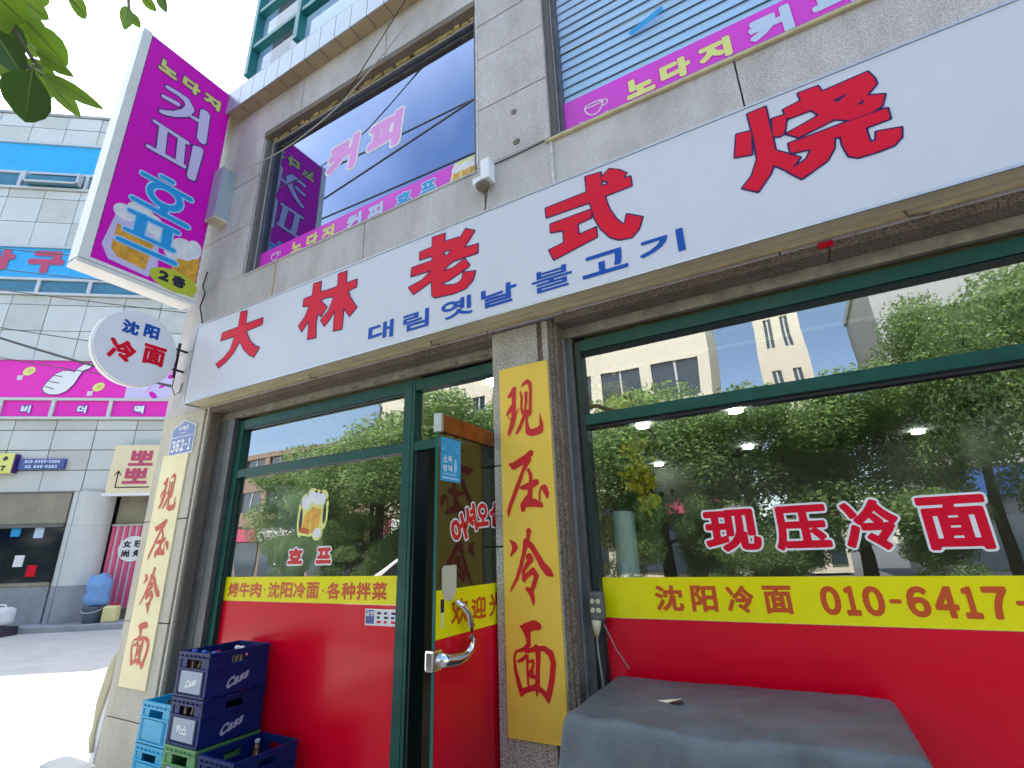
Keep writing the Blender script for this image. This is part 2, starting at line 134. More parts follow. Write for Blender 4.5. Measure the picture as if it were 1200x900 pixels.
M = dict(
 granite=speckle('pale_granite', (.63, .585, .575), (.42, .385, .38), (.73, .69, .68), stain=.30),
 granite_p=speckle('rough_granite', (.50, .455, .385), (.16, .14, .115), (.68, .64, .56), scale=150, stain=.26, sscale=4),
 granite_l=speckle('pillar_granite', (.62, .57, .46), (.46, .41, .32), (.70, .66, .55), scale=150, stain=.2),
 brownstone=speckle('brown_granite', (.21, .165, .125), (.11, .085, .065), (.29, .235, .185), scale=120, stain=.3),
 joint=mat('joint_mortar', (.16, .15, .14), .9),
 backing=mat('backing_wall', (.22, .21, .2), .9, var=.2),
 cream=mat('cream_metal', (.66, .60, .40), .45, var=.18, scale=5, bump=.05, bscale=12),
 sill=mat('beige_sill', (.56, .47, .27), .5, var=.25, scale=14),
 signwhite=mat('white_vinyl', (.66, .675, .74), .38, var=.03, scale=1.5, bump=.06, bscale=3.0, spec=.4),
 red=mat('red_vinyl', (.74, .003, .028), .45, var=.06, scale=3, spec=.2),
 redout=mat('maroon_outline', (.03, .015, .10), .5, spec=.2),
 blue=mat('blue_vinyl', (.008, .085, .42), .45, var=.05, spec=.2),
 green=mat('green_aluminium', (.002, .075, .058), .4, metal=.0, var=.3, scale=9, coat=.08, spec=.35),
 greend=mat('dark_green_aluminium', (.003, .022, .022), .35),
 grey=mat('grey_aluminium', (.14, .14, .145), .45, metal=.5, var=.25, scale=10),
 alu=mat('aluminium', (.55, .57, .6), .35, metal=.8, var=.15, scale=20),
 rail=mat('shutter_rail', (.38, .34, .27), .5, metal=.3, var=.35, scale=16),
 silic=mat('sealant', (.62, .62, .62), .6, var=.3, scale=20),
 dark=mat('dark_gap', (.02, .02, .02), .8),
 yellow=mat('yellow_film', (.90, .80, .003), .3, var=.03, coat=.1, spec=.3),
 redfilm=mat('red_film', (.74, .0005, .020), .26, var=.05, scale=2, coat=.14, spec=.22),
 orange=mat('orange_red_vinyl', (.62, .085, .01), .4),
 ban=mat('yellow_banner', (.92, .60, .07), .5, var=.07, scale=2.5, bump=.05, bscale=4),
 ban2=mat('yellow_banner_in_glare', (.92, .80, .46), .5, var=.1, scale=2.5, bump=.05, bscale=4),  # paler copy of the banner yellow, glare painted into the colour
 banred=mat('brush_red', (.64, .008, .014), .45, var=.12, scale=12),
 banred2=mat('brush_red_in_glare', (.60, .07, .03), .5, var=.12, scale=12),  # brush red lightened to carry the same glare
 white=mat('white_print', (.82, .82, .82), .5),
 pale=mat('pale_blue_print', (.55, .66, .85), .5),
 cyan=mat('cyan_print', (.01, .33, .72), .45, var=.05),
 palecyan=mat('pale_cyan_print', (.38, .66, .92), .5),
 gold=mat('gold_print', (.70, .62, .18), .5),
 black=mat('black_print', (.012, .012, .02), .5),
 navy=mat('navy_print', (.05, .01, .13), .5),
 purple=mat('magenta_vinyl', (.70, .0005, .48), .45, spec=.25, var=.05, scale=2.5, bump=.05, bscale=3),
 magfilm=mat('magenta_film', (.74, .03, .62), .35, var=.04, coat=.3),
 pinkl=mat('pink_print', (.82, .30, .74), .4),
 yl=mat('pale_yellow_print', (.78, .78, .22), .4),
 whitebox=mat('white_sign_housing', (.80, .80, .74), .45, var=.08, scale=3),
 beer=mat('beer_print', (.80, .40, .03), .45, var=.35, scale=14),
 foam=mat('foam_print', (.80, .80, .82), .5, var=.15, scale=18),
 olive=mat('lime_badge', (.50, .56, .03), .45),
 discm=mat('disc_white', (.86, .87, .90), .35, var=.03, coat=.4),
 plateb=mat('address_blue', (.03, .07, .30), .35, coat=.4),
 chrome=mat('chrome', (.75, .75, .74), .12, metal=1, var=.15, scale=10),
 brass=mat('bronze_rail', (.26, .085, .02), .25, metal=.5, var=.45, scale=9),
 cordm=mat('grey_cord', (.25, .24, .2), .6), paper=mat('yellowed_paper', (.62, .58, .40), .7, var=.15, scale=8),
 stickb=mat('blue_sticker', (.02, .36, .62), .4),
 crateb=mat('navy_crate', (.001, .018, .12), .45, spec=.25, var=.25, scale=8),
 cratel=mat('light_blue_crate', (.01, .40, .66), .45, var=.1, scale=8),
 crateg=mat('green_crate', (.10, .30, .10), .45, var=.2, scale=8),
 cratelab=mat('grey_blue_label', (.36, .42, .52), .5, var=.1),
 bottle=mat('brown_bottle', (.09, .045, .02), .12, coat=.5),
 capb=mat('blue_bottle_cap', (.05, .15, .6), .3),
 tarp=mat('grey_blue_tarp', (.10, .12, .132), .42, var=.35, scale=6, bump=.35, bscale=240),
 leaf=None, leafu=None,
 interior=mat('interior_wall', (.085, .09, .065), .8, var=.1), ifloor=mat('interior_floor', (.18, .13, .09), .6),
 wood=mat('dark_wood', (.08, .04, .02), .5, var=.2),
 lamp=mat('lamp_glow', (1, 1, 1), .5, emit=(.95, .97, 1), estr=26),
 plastic=mat('white_plastic', (.85, .87, .88), .4),
 asphalt=mat('asphalt', (.10, .10, .10), .9, var=.25, scale=5, bump=.3, bscale=200),
 conc=mat('concrete_paving', (.52, .50, .47), .85, var=.14, scale=1.5, bump=.1, bscale=40),
 paver=mat('paver', (.42, .37, .35), .85, var=.2, scale=3, bump=.1, bscale=60),
 lbpanel=mat('cladding_panel', (.60, .62, .60), .45, var=.07, scale=1.2, bump=.03, bscale=6),
 lbpanel2=mat('stained_cladding_panel', (.54, .55, .51), .5, var=.12, scale=1.8),
 lbblue=mat('sky_blue_film', (.03, .40, .80), .35, var=.12, scale=3),
 lbwin=mat('blue_grey_glass', (.04, .18, .27), .12, coat=.6, var=.2, scale=3),
 lbframe=mat('pale_frame', (.55, .57, .56), .45, metal=.3),
 lbred=mat('crimson_print', (.50, .06, .14), .5),
 mag=mat('hot_magenta_film', (.84, .008, .50), .45, var=.04),
 lavender=mat('lavender_print', (.62, .55, .82), .5),
 lbgrey=mat('grey_base', (.34, .36, .38), .7, var=.2, scale=2),
 lbdark=mat('dark_shop_glass', (.006, .012, .03), .08, coat=.5, var=.6, scale=3),
 lbcream=mat('cream_header', (.30, .28, .20), .6, var=.25, scale=2),
 pinks=mat('pink_stripe', (.72, .09, .22), .5), whites=mat('white_stripe', (.72, .66, .72), .5),
 bag=mat('blue_bag', (.17, .36, .68), .4, var=.2, scale=6, bump=.5, bscale=12),
 bucket=mat('grey_bucket', (.16, .19, .24), .5), yelc=mat('cream_container', (.80, .72, .33), .45),
 can=mat('white_can', (.72, .72, .74), .45, var=.08), planter=mat('dark_planter', (.035, .03, .05), .5),
 bark=mat('bark', (.10, .08, .055), .9, var=.4, scale=10, bump=.6, bscale=30),
 cable=mat('black_cable', (.015, .015, .015), .5), cablew=mat('pale_cable', (.5, .5, .46), .5),
 flower=mat('yellow_flower', (.80, .58, .01), .6), flg=mat('flower_leaf', (.03, .13, .03), .6, var=.3),
 bcream=mat('cream_render', (.70, .66, .54), .8, var=.08), bbrown=mat('brown_tile', (.28, .20, .15), .7, var=.15), bgrey=mat('grey_render', (.42, .43, .44), .7, var=.12),
 bbrick=mat('red_brick_wall', (.26, .07, .045), .8, var=.2, scale=6),
 bwin=mat('far_window', (.03, .05, .07), .1, coat=.5),
 paper2=mat('cream_sign', (.80, .70, .45), .5, var=.05), carw=mat('white_car_paint', (.75, .75, .76), .25, coat=.8), tyre=mat('tyre', (.02, .02, .02), .8), carg=mat('car_glass', (.015, .02, .025), .06, coat=.6),
 awn=mat('blue_awning', (.03, .10, .35), .6), redaw=mat('red_awning', (.45, .05, .03), .6),
 wf=mat('upper_green_frame', (.02, .20, .20), .35, var=.15), panelb=mat('pale_blue_panel', (.40, .47, .53), .3, metal=.25, var=.08, scale=5),
 panelu=mat('brown_soffit_panel', (.36, .28, .16), .5, var=.2, scale=4),
 blind=mat('blind_slat', (.60, .78, .98), .6), dustfoam=mat('weathered_foam', (.55, .42, .16), .9, var=.6, scale=12),
)
def leafmat(name, c1, c2, tl):
    m = mat(name, c1, .42, col2=c2, scale=14, coat=.2); t = m.node_tree; b = t.nodes['Principled BSDF']
    out = [n for n in t.nodes if n.type == 'OUTPUT_MATERIAL'][0]
    tr = t.nodes.new('ShaderNodeBsdfTranslucent'); tr.inputs['Color'].default_value = (*tl, 1)
    mi = t.nodes.new('ShaderNodeMixShader'); mi.inputs['Fac'].default_value = .5
    t.links.new(b.outputs[0], mi.inputs[1]); t.links.new(tr.outputs[0], mi.inputs[2]); t.links.new(mi.outputs[0], out.inputs['Surface'])
    return m
M['leaf'] = leafmat('street_leaf', (.05, .12, .02), (.025, .07, .015), (.26, .42, .03))
M['leafd'] = leafmat('dark_street_leaf', (.035, .08, .02), (.02, .05, .02), (.07, .15, .01))
M['crown'] = leafmat('tree_foliage', (.15, .24, .10), (.06, .11, .04), (.36, .52, .18))
M['gedge'] = mat('glass_edge', (.01, .12, .10), .2)
M['reflm'] = mat('pale_green_reflection', (.62, .72, .62), .4, var=.06)  # tone of a pale reflection, used on the body behind the small window
M['rib'] = mat('leaf_rib', (.16, .26, .06), .5)
M['soffo'] = mat('olive_soffit', (.48, .52, .22), .6, var=.15)
M['soffs'] = mat('pale_soffit_strip', (.85, .88, .68), .5)
M['glass'] = glass('shop_glass', (.80, .92, .84), base=.32, wave=.022)
M['glassd'] = glass('door_glass', (.60, .72, .66), base=.09)
M['glassu'] = glass('upper_glass', (.30, .32, .42), base=.44, reflcol=(.62, .74, 1.0), wave=.0)
M['glassu2'] = glass('clear_upper_glass', (.90, .96, 1.0), base=.10, wave=.0)

# ---------------------------------------------------------------- object helpers
OFF = {}
def tag(o, label=None, cat=None, group=None, kind=None):
    if label: o['label'] = label
    if cat: o['category'] = cat
    if group: o['group'] = group
    if kind: o['kind'] = kind
    return o
def thing(name, label, cat, loc=(0, 0, 0), rz=0, group=None, local=False):
    o = bpy.data.objects.new(name, None); COL.objects.link(o); o.location = loc; o.rotation_euler = (0, 0, rz); o.empty_display_size = .1
    OFF[o.name] = Vector((0, 0, 0)) if local else Vector(loc)
    return tag(o, label, cat, group)
class G:
    def __init__(s): s.v = []; s.f = []; s.mi = []
    def add(s, vs, fs, m=0):
        k = len(s.v); s.v += [tuple(v) for v in vs]; s.f += [tuple(i+k for i in f) for f in fs]; s.mi += [m]*len(fs); return s
    def box(s, x0, x1, y0, y1, z0, z1, m=0):
        if x0 > x1: x0, x1 = x1, x0
        if y0 > y1: y0, y1 = y1, y0
        if z0 > z1: z0, z1 = z1, z0
        return s.add([(x0,y0,z0),(x1,y0,z0),(x1,y1,z0),(x0,y1,z0),(x0,y0,z1),(x1,y0,z1),(x1,y1,z1),(x0,y1,z1)],
                     [(0,3,2,1),(4,5,6,7),(0,1,5,4),(1,2,6,5),(2,3,7,6),(3,0,4,7)], m)
    def prism(s, poly, mp, d0, d1, m=0):           # poly (u,v) ccw seen from outside; mp(u,v,d)
        n = len(poly); vs = [mp(u, v, d0) for u, v in poly] + [mp(u, v, d1) for u, v in poly]
        fs = [tuple(range(n)), tuple(reversed(range(n, 2*n)))] + [(i, (i+1) % n, n+(i+1) % n, n+i)[::-1] for i in range(n)]
        return s.add(vs, fs, m)
    def tube(s, pts, r, seg=8, m=0, cap=True):
        pts = [Vector(p) for p in pts]; rs = r if isinstance(r, (list, tuple)) else [r]*len(pts)
        ref = None; rings = []
        for i, p in enumerate(pts):
            t = (pts[min(i+1, len(pts)-1)] - pts[max(i-1, 0)]).normalized()
            if ref is None: ref = Vector((0, 0, 1)) if abs(t.z) < .9 else Vector((1, 0, 0))
            a = t.cross(ref).normalized(); b = t.cross(a).normalized(); ref = -b if False else ref
            rings.append([p + rs[i]*(math.cos(2*math.pi*k/seg)*a + math.sin(2*math.pi*k/seg)*b) for k in range(seg)])
        vs = [v for q in rings for v in q]; fs = []
        for i in range(len(pts)-1):
            for k in range(seg):
                fs.append((i*seg+k, i*seg+(k+1) % seg, (i+1)*seg+(k+1) % seg, (i+1)*seg+k))
        if cap: fs += [tuple(reversed(range(seg))), tuple(range((len(pts)-1)*seg, len(pts)*seg))]
        return s.add(vs, fs, m)
    def lathe(s, cx, cy, prof, seg=20, m=0):
        vs = [(cx+r*math.cos(2*math.pi*k/seg), cy+r*math.sin(2*math.pi*k/seg), z) for r, z in prof for k in range(seg)]
        fs = [(i*seg+k, i*seg+(k+1) % seg, (i+1)*seg+(k+1) % seg, (i+1)*seg+k) for i in range(len(prof)-1) for k in range(seg)]
        fs += [tuple(reversed(range(seg))), tuple(range((len(prof)-1)*seg, len(prof)*seg))]
        return s.add(vs, fs, m)
    def mesh(s, name, mats, off=Vector((0, 0, 0))):
        me = bpy.data.meshes.new(name); me.from_pydata([Vector(v)-off for v in s.v], [], s.f)
        for m in (mats if isinstance(mats, (list, tuple)) else [mats]): me.materials.append(m)
        me.polygons.foreach_set('material_index', s.mi); me.update(); return me
    def build(s, name, mats, parent=None, smooth=False, bevel=0, label=None):
        off = OFF[parent.name] if parent else Vector((0, 0, 0))
        me = s.mesh(name, mats, off)
        o = bpy.data.objects.new(name, me); COL.objects.link(o)
        if parent: o.parent = parent
        OFF[o.name] = off
        if smooth:
            me.polygons.foreach_set('use_smooth', [True]*len(me.polygons))
        if bevel:
            b = o.modifiers.new('b', 'BEVEL'); b.width = bevel; b.segments = 2; b.limit_method = 'ANGLE'
        if label: o['label'] = label
        return o
def setting(name, g, m, kind='structure', label=None):
    o = g.build(name, m); o['kind'] = kind
    if label: o['label'] = label
    return o

# ---------------------------------------------------------------- glyph shapes: signed distance -> contour -> filled sheet
BF = {}
def glyph_segs(ch):
    if ch in BF: return BF[ch]
    c = bpy.data.curves.new('t', 'FONT'); c.body = ch; c.size = 1; c.resolution_u = 4
    o = bpy.data.objects.new('t', c); COL.objects.link(o)
    me = bpy.data.meshes.new_from_object(o.evaluated_get(bpy.context.evaluated_depsgraph_get()))
    cnt = {}
    for p in me.polygons:
        for e in p.edge_keys: cnt[e] = cnt.get(e, 0)+1
    V = np.array([v.co[:2] for v in me.vertices]); E = np.array([e for e, n in cnt.items() if n == 1])
    bpy.data.objects.remove(o); bpy.data.curves.remove(c); bpy.data.meshes.remove(me)
    S = V[E]; lo = S.reshape(-1, 2).min(0); hi = S.reshape(-1, 2).max(0)
    BF[ch] = (S, lo, hi); return BF[ch]
def fit_glyph(ch, cu, cv, w, h, bold, flip=False):
    S, lo, hi = glyph_segs(ch); sz = np.maximum(hi-lo, 1e-3)
    if len(ch) > 1 or True:
        T = (S-(lo+hi)/2)/sz
        if flip: T[:, :, 0] *= -1
        return T*np.array([max(w-2*bold, .001), max(h-2*bold, .001)])+np.array([cu, cv])
def sd_loops(S, P):
    a = S[:, 0]; b = S[:, 1]; d = b-a; L = (d**2).sum(1)+1e-12
    out = np.full(len(P), 1e9); ins = np.zeros(len(P), bool)
    for k in range(0, len(S), 64):
        A = a[k:k+64]; Dd = d[k:k+64]; Bb = b[k:k+64]
        q = P[:, None, :]-A[None]
        t = np.clip((q*Dd[None]).sum(2)/L[k:k+64][None], 0, 1)
        r = q-t[..., None]*Dd[None]; out = np.minimum(out, (r**2).sum(2).min(1))
        c = (A[None, :, 1] > P[:, None, 1]) != (Bb[None, :, 1] > P[:, None, 1])
        dy = np.where(np.abs(Dd[:, 1]) < 1e-12, 1e-12, Dd[:, 1])
        xi = A[None, :, 0]+(P[:, None, 1]-A[None, :, 1])*Dd[None, :, 0]/dy[None]
        ins ^= ((c & (P[:, None, 0] < xi)).sum(1) % 2).astype(bool)
    out = np.sqrt(out); return np.where(ins, -out, out)
def sd_strokes(SS, P):
    out = np.full(len(P), 1e9)
    for s in SS:
        for (x0, y0, r0), (x1, y1, r1) in zip(s[:-1], s[1:]):
            a = np.array([x0, y0]); d = np.array([x1-x0, y1-y0]); q = P-a
            t = np.clip((q@d)/((d@d)+1e-12), 0, 1)
            out = np.minimum(out, np.sqrt(((q-t[:, None]*d)**2).sum(1))-(r0+(r1-r0)*t))
    return out
def contour(D, xs, ys, lev):
    ny, nx = D.shape; V = D-lev; V = np.where(np.abs(V) < 1e-9, 1e-9, V); I = V < 0
    cell = I[:-1, :-1].astype(int)+2*I[:-1, 1:]+4*I[1:, 1:]+8*I[1:, :-1]
    nxt = {}; pos = {}
    def ep(j, i, k):   # edges: 0 bottom,1 right,2 top,3 left
        if k == 0: a, b, key = (j, i), (j, i+1), ('h', j, i)
        elif k == 1: a, b, key = (j, i+1), (j+1, i+1), ('v', j, i+1)
        elif k == 2: a, b, key = (j+1, i), (j+1, i+1), ('h', j+1, i)
        else: a, b, key = (j, i), (j+1, i), ('v', j, i)
        if key not in pos:
            va, vb = V[a], V[b]; t = va/(va-vb)
            pos[key] = (xs[a[1]]+t*(xs[b[1]]-xs[a[1]]), ys[a[0]]+t*(ys[b[0]]-ys[a[0]]))
        return key
    tab = {1: [(0, 3)], 2: [(1, 0)], 3: [(1, 3)], 4: [(2, 1)], 5: [(0, 3), (2, 1)], 6: [(2, 0)], 7: [(2, 3)], 8: [(3, 2)], 9: [(0, 2)],
           10: [(1, 0), (3, 2)], 11: [(1, 2)], 12: [(3, 1)], 13: [(0, 1)], 14: [(3, 0)]}
    for j, i in zip(*np.where((cell > 0) & (cell < 15))):
        for a, b in tab[int(cell[j, i])]: nxt[ep(j, i, a)] = ep(j, i, b)
    loops = []
    while nxt:
        k, n = nxt.popitem(); L = [k]
        while n != k and n in nxt: L.append(n); n = nxt.pop(n)
        if n == k and len(L) > 3: loops.append([pos[q] for q in L])
    return loops
def simplify(L, tol):
    L = np.array(L)
    def rdp(a, b):
        if b <= a+1: return []
        d = L[b]-L[a]; n = np.hypot(*d)+1e-12; q = L[a+1:b]-L[a]
        h = np.abs(q[:, 0]*d[1]-q[:, 1]*d[0])/n; k = int(h.argmax())
        if h[k] < tol: return []
        k += a+1; return rdp(a, k)+[k]+rdp(k, b)
    m = len(L)//2; idx = [0]+rdp(0, m)+[m]+rdp(m, len(L)-1)+[len(L)-1]
    out = [tuple(L[i]) for i in idx]
    if len(out) > 3 and np.hypot(*(np.array(out[0])-np.array(out[-1]))) < tol: out.pop()
    return out
def fill_shape(g, dist, lo, hi, level, mp, d, m=0, res=84):
    pad = level+1e-3+(max(hi-lo))*.03; lo = lo-pad; hi = hi+pad; h = max(hi-lo)/res
    xs = np.arange(lo[0], hi[0]+h, h); ys = np.arange(lo[1], hi[1]+h, h)
    X, Y = np.meshgrid(xs, ys); D = dist(np.stack([X.ravel(), Y.ravel()], 1)).reshape(X.shape)
    Ls = [simplify(L, h*.16) for L in contour(D, xs, ys, level)]
    Ls = [L for L in Ls if len(L) >= 3]
    if not Ls: return
    flat = []; ed = []
    for L in Ls:
        k = len(flat); flat += L; ed += [(k+i, k+(i+1) % len(L)) for i in range(len(L))]
    vs_, _, tris, _, _, _ = delaunay_2d_cdt([Vector(p) for p in flat], ed, [], 0, 1e-7)
    flat = [(v.x, v.y) for v in vs_]
    T = np.array([list(t) for t in tris]); Vn = np.array(flat)
    cen = Vn[T].mean(1); keep = dist(cen) < level
    fs = []
    for t in T[keep]:
        a, b, c = (flat[i] for i in t)
        ar = (b[0]-a[0])*(c[1]-a[1])-(b[1]-a[1])*(c[0]-a[0])
        if abs(ar) > 1e-12: fs.append(tuple(int(i) for i in (t if ar > 0 else t[::-1])))
    g.add([mp(x, y, d) for x, y in flat], fs, m)
def letters(parent, items, mp, bold, main, outs=(), d=.002, per=True, res=84, name='lettering', flip=False):
    """items: [text, (cu,cv,w,h)]; outs: [(width, mat)] from inner to outer; nearest layer = main"""
    objs = []
    gs = None if per else G()
    for ch, (cu, cv, w_, h_) in items:
        tot = outs[-1][0] if outs else 0
        S = fit_glyph(ch, cu, cv, w_-2*tot*.5, h_-2*tot*.5, bold, flip); P = S.reshape(-1, 2); lo, hi = P.min(0), P.max(0)
        g = gs if gs else G()
        f = lambda q, S=S: sd_loops(S, q)
        for k in range(len(outs)-1, -1, -1):
            fill_shape(g, f, lo, hi, bold+outs[k][0], mp, d-(k+1)*.0006, k+1, res)
        fill_shape(g, f, lo, hi, bold, mp, d, 0, res)
        if not gs: objs.append(g.build(name, [main]+[o[1] for o in outs], parent))
    if gs: objs.append(gs.build(name, [main]+[o[1] for o in outs], parent))
    return objs
def string(parent, txt, cu, cv, w_, h_, mp, bold, main, outs=(), d=.002, gap=.12, per=False, res=60, widths=None, flip=False, name='lettering'):
    txt = ''.join(chr(ord(c)+0xFEE0) if c.isdigit() else c for c in txt)
    n = len(txt); ws = widths or [.55 if c in '1-.·' else 1. if ord(c) > 0x2000 else .8 for c in txt]
    if not widths: ws = [x if not (c.isascii() and c.isalnum()) else max(.18, (glyph_segs(c)[2]-glyph_segs(c)[1])[0]/(glyph_segs('0')[2]-glyph_segs('0')[1])[1]) for c, x in zip(txt, ws)]
    ws = [.45 if c in '·-.' else (.72 if 0xFF10 <= ord(c) <= 0xFF19 else x) for c, x in zip(txt, ws)]
    ws = [.50 if c == '\uff11' else x for c, x in zip(txt, ws)]
    tot = sum(ws)+gap*(n-1); u = cu-w_/2; it = []
    for c, x in zip(txt, ws):
        cw = w_*x/tot
        if c != ' ':
            if c in '·.': it.append((c, (u+cw/2, cv if c == '·' else cv-h_*.42, h_*.16, h_*.16)))
            elif c == '-': it.append((c, (u+cw/2, cv, cw*.9, h_*.14)))
            elif c.islower() and c.isascii(): it.append((c, (u+cw/2, cv-h_*.14, cw, h_*.72)))
            else: it.append((c, (u+cw/2, cv, cw, h_)))
        u += cw+w_*gap/tot
    return letters(parent, it, mp, bold, main, outs, d, per, res, name, flip)
def shape_obj(parent, name, groups, mp, main, outs=(), d=.003, strokes=False, tr=None, res=100):
    g = G(); pts = []
    if strokes:
        SS = [[(*(tr(x, y) if tr else (x, y)), r*(1 if not tr else tr.k)) for x, y, r in s] for s in groups]
        P = np.array([p[:2] for s in SS for p in s]); rm = max(p[2] for s in SS for p in s); lo, hi = P.min(0)-rm, P.max(0)+rm
        f = lambda q: sd_strokes(SS, q)
    else:
        GG = []
        for gr in groups:
            S = []
            for L in gr:
                L = np.array(L); S.append(np.stack([L, np.roll(L, -1, 0)], 1)); pts.append(L)
            GG.append(np.concatenate(S))
        P = np.concatenate(pts); lo, hi = P.min(0), P.max(0)
        f = lambda q: np.min([sd_loops(S, q) for S in GG], 0)
    lv = (outs[-1][0] if outs else 0)
    for k in range(len(outs)-1, -1, -1): fill_shape(g, f, lo, hi, outs[k][0], mp, d-(k+1)*.0007, k+1, res)
    fill_shape(g, f, lo, hi, 0, mp, d, 0, res)
    return g.build(name, [main]+[o[1] for o in outs], parent)
def blob(g, u, v, ru, rv, mp, d, m=0, n=20, a=0):
    pts = [(u+ru*math.cos(t)*math.cos(a)-rv*math.sin(t)*math.sin(a), v+ru*math.cos(t)*math.sin(a)+rv*math.sin(t)*math.cos(a)) for t in (2*math.pi*i/n for i in range(n))]
    g.add([mp(x, y, d) for x, y in pts], [tuple(range(n))], m)
def poly(g, pts, mp, d, m=0): g.add([mp(x, y, d) for x, y in pts], [tuple(range(len(pts)))], m)
def FY(y): return lambda u, v, d: (u, y-d, v)          # sheet facing -Y
def FX(x): return lambda u, v, d: (x+d, u, v)          # sheet facing +X
# ================================================================ the ground
g = G(); g.box(-300, 300, -300, 300, -1.2, -.02); setting('ground', g, M['asphalt'])
g = G(); g.add([(-40, -12.5, 0), (60, -12.5, 0), (60, -4.6, 0), (-40, -4.6, 0)], [(0, 1, 2, 3)]); setting('road', g, M['asphalt'])
g = G()
for k in range(-6, 9): g.add([(k*6, -8.62, .004), (k*6+3, -8.62, .004), (k*6+3, -8.48, .004), (k*6, -8.48, .004)], [(0, 1, 2, 3)])
setting('road_marking', g, M['whitebox'], kind='structure')
g = G(); g.box(-4.75, 40, -4.4, .3, -.5, .02); setting('sidewalk', g, M['paver'])
g = G(); g.box(-4.95, 40, -4.6, -4.4, -.5, .05); setting('kerb', g, M['conc'])
g = G(); g.box(-60, 60, -18, -12.5, -.5, .12); setting('far_sidewalk', g, M['paver'])
g = G(); g.add([(-60, -4.6, .004), (-4.95, -4.6, .004), (-4.95, 60, .004), (-60, 60, .004)], [(0, 1, 2, 3)]); setting('side_street', g, M['conc'])
g = G()
for k, (x, y, r) in enumerate(((-6.3, .35, .22), (-7.4, -.2, .14))):
    n = 14; P = [(x+r*1.6*math.cos(6.283*i/n)*(1+.2*rnd.random()), y+r*math.sin(6.283*i/n)*(1+.2*rnd.random()), .008) for i in range(n)]
    g.add(P, [tuple(range(n))])
setting('worn_patch', g, M['paver'])

# ================================================================ the shop building
B = thing('shop_building', 'grey granite mixed-use building with the red and yellow noodle shop on its ground floor', 'building', (0, 0, 0))
ZT = 12.6
g = G(); g.box(-4.45, -4.25, .26, 9, 0, ZT); g.build('side_wall', M['backing'], B)
g = G(); g.box(-4.45, 8, 8.8, 9, 0, ZT); g.build('rear_wall', M['backing'], B)
g = G(); g.box(-4.45, 8, .0, 9, ZT, ZT+.2); g.build('roof', M['joint'], B)
g = G()   # cores behind the slabs
g.box(-4.42, -3.83, .03, .26, 0, 2.6); g.box(-1.21, -.93, .03, .26, 0, 2.6)
g.box(-4.42, 8, .03, .26, 2.6, 3.74); g.box(-4.42, -3.73, .03, .26, 3.74, 5.31); g.box(-1.30, -.86, .03, .26, 3.74, 5.31)
g.box(1.75, 8, .03, .26, 3.74, 5.31); g.box(-4.42, 8, .03, .26, 5.31, 5.69); g.box(2.23, 8, .03, .26, 0, 2.6)
cores = g.build('wall_core', M['joint'], B); cores['kind'] = 'stuff'
def slabs(x0, x1, z0, z1, xs, zs, m, y0=0.0, y1=.03, name='granite_slab', j=.004):
    X = [x0]+[x for x in xs if x0 < x < x1]+[x1]; Z = [z0]+[z for z in zs if z0 < z < z1]+[z1]
    for a, b in zip(X[:-1], X[1:]):
        for c, d in zip(Z[:-1], Z[1:]):
            e = rnd.uniform(-.0012, .0012)
            g = G(); g.box(a+(j if a > x0 else 0), b-(j if b < x1 else 0), y0+e, y1, c+(j if c > z0 else 0), d-(j if d < z1 else 0))
            g.build(name, m, B, bevel=.0015)
slabs(-4.45, 6, 2.63, 3.763, [-3.24, -2.28, -1.28, -.826, .15, 1.1, 2.1, 3.1, 4.1, 5.1], [3.2], M['granite'])
slabs(-4.45, -3.69, 3.765, 5.30, [], [4.28, 4.80], M['granite'])
slabs(-1.335, -.835, 3.765, 5.30, [], [4.23, 4.68, 5.0], M['granite'])
slabs(1.75, 6, 3.765, 5.30, [2.6, 3.6], [4.28, 4.80], M['granite'])
slabs(-4.45, 6, 5.30, 5.69, [-3.2, -2.2, -1.2, -.2, .8, 1.8], [], M['granite'])
# lower pillars : rough granite, grooved right edge
slabs(-1.25, -.985, .115, 2.612, [], [.62, 1.52, 1.9], M['granite_p'], 0, .3)
g = G(); g.box(-.984, -.955, .014, .3, .115, 2.612); g.build('pillar_groove', M['brownstone'], B)
g = G(); g.box(-.954, -.925, .0, .3, .115, 2.612); g.build('pillar_bead', M['granite_p'], B)
g = G(); g.box(-.924, -.90, .012, .3, .115, 2.612); g.build('pillar_groove', M['brownstone'], B)
g = G(); g.box(-.899, -.882, .02, .3, .115, 2.612); g.build('pillar_jamb', M['brownstone'], B)
slabs(-4.45, -3.875, 0, 2.629, [], [.5, 1.1, 1.8], M['granite_l'], 0, .3)
g = G(); g.box(-3.874, -3.845, .012, .3, .0, 2.629); g.build('pillar_groove', M['brownstone'], B)
g = G(); g.box(-3.844, -3.822, .0, .3, .0, 2.629); g.build('pillar_bead', M['granite_l'], B)
g = G(); g.box(-3.821, -3.80, .015, .3, .0, 2.60); g.build('pillar_jamb', M['brownstone'], B)
slabs(2.2, 6, 0, 2.629, [3.2, 4.2], [.8, 1.7], M['granite_p'], 0, .3)
# lintel undersides: brown stone strips, shade included in the dark tone, cut in lengths
for a, b in ((-3.80, -2.5), (-2.5, -1.25), (-.882, .32), (.32, 1.25), (1.25, 2.2)):
    g = G(); g.box(a+.002, b-.002, .002, .135, 2.59, 2.629); g.build('lintel_stone', M['brownstone'], B)
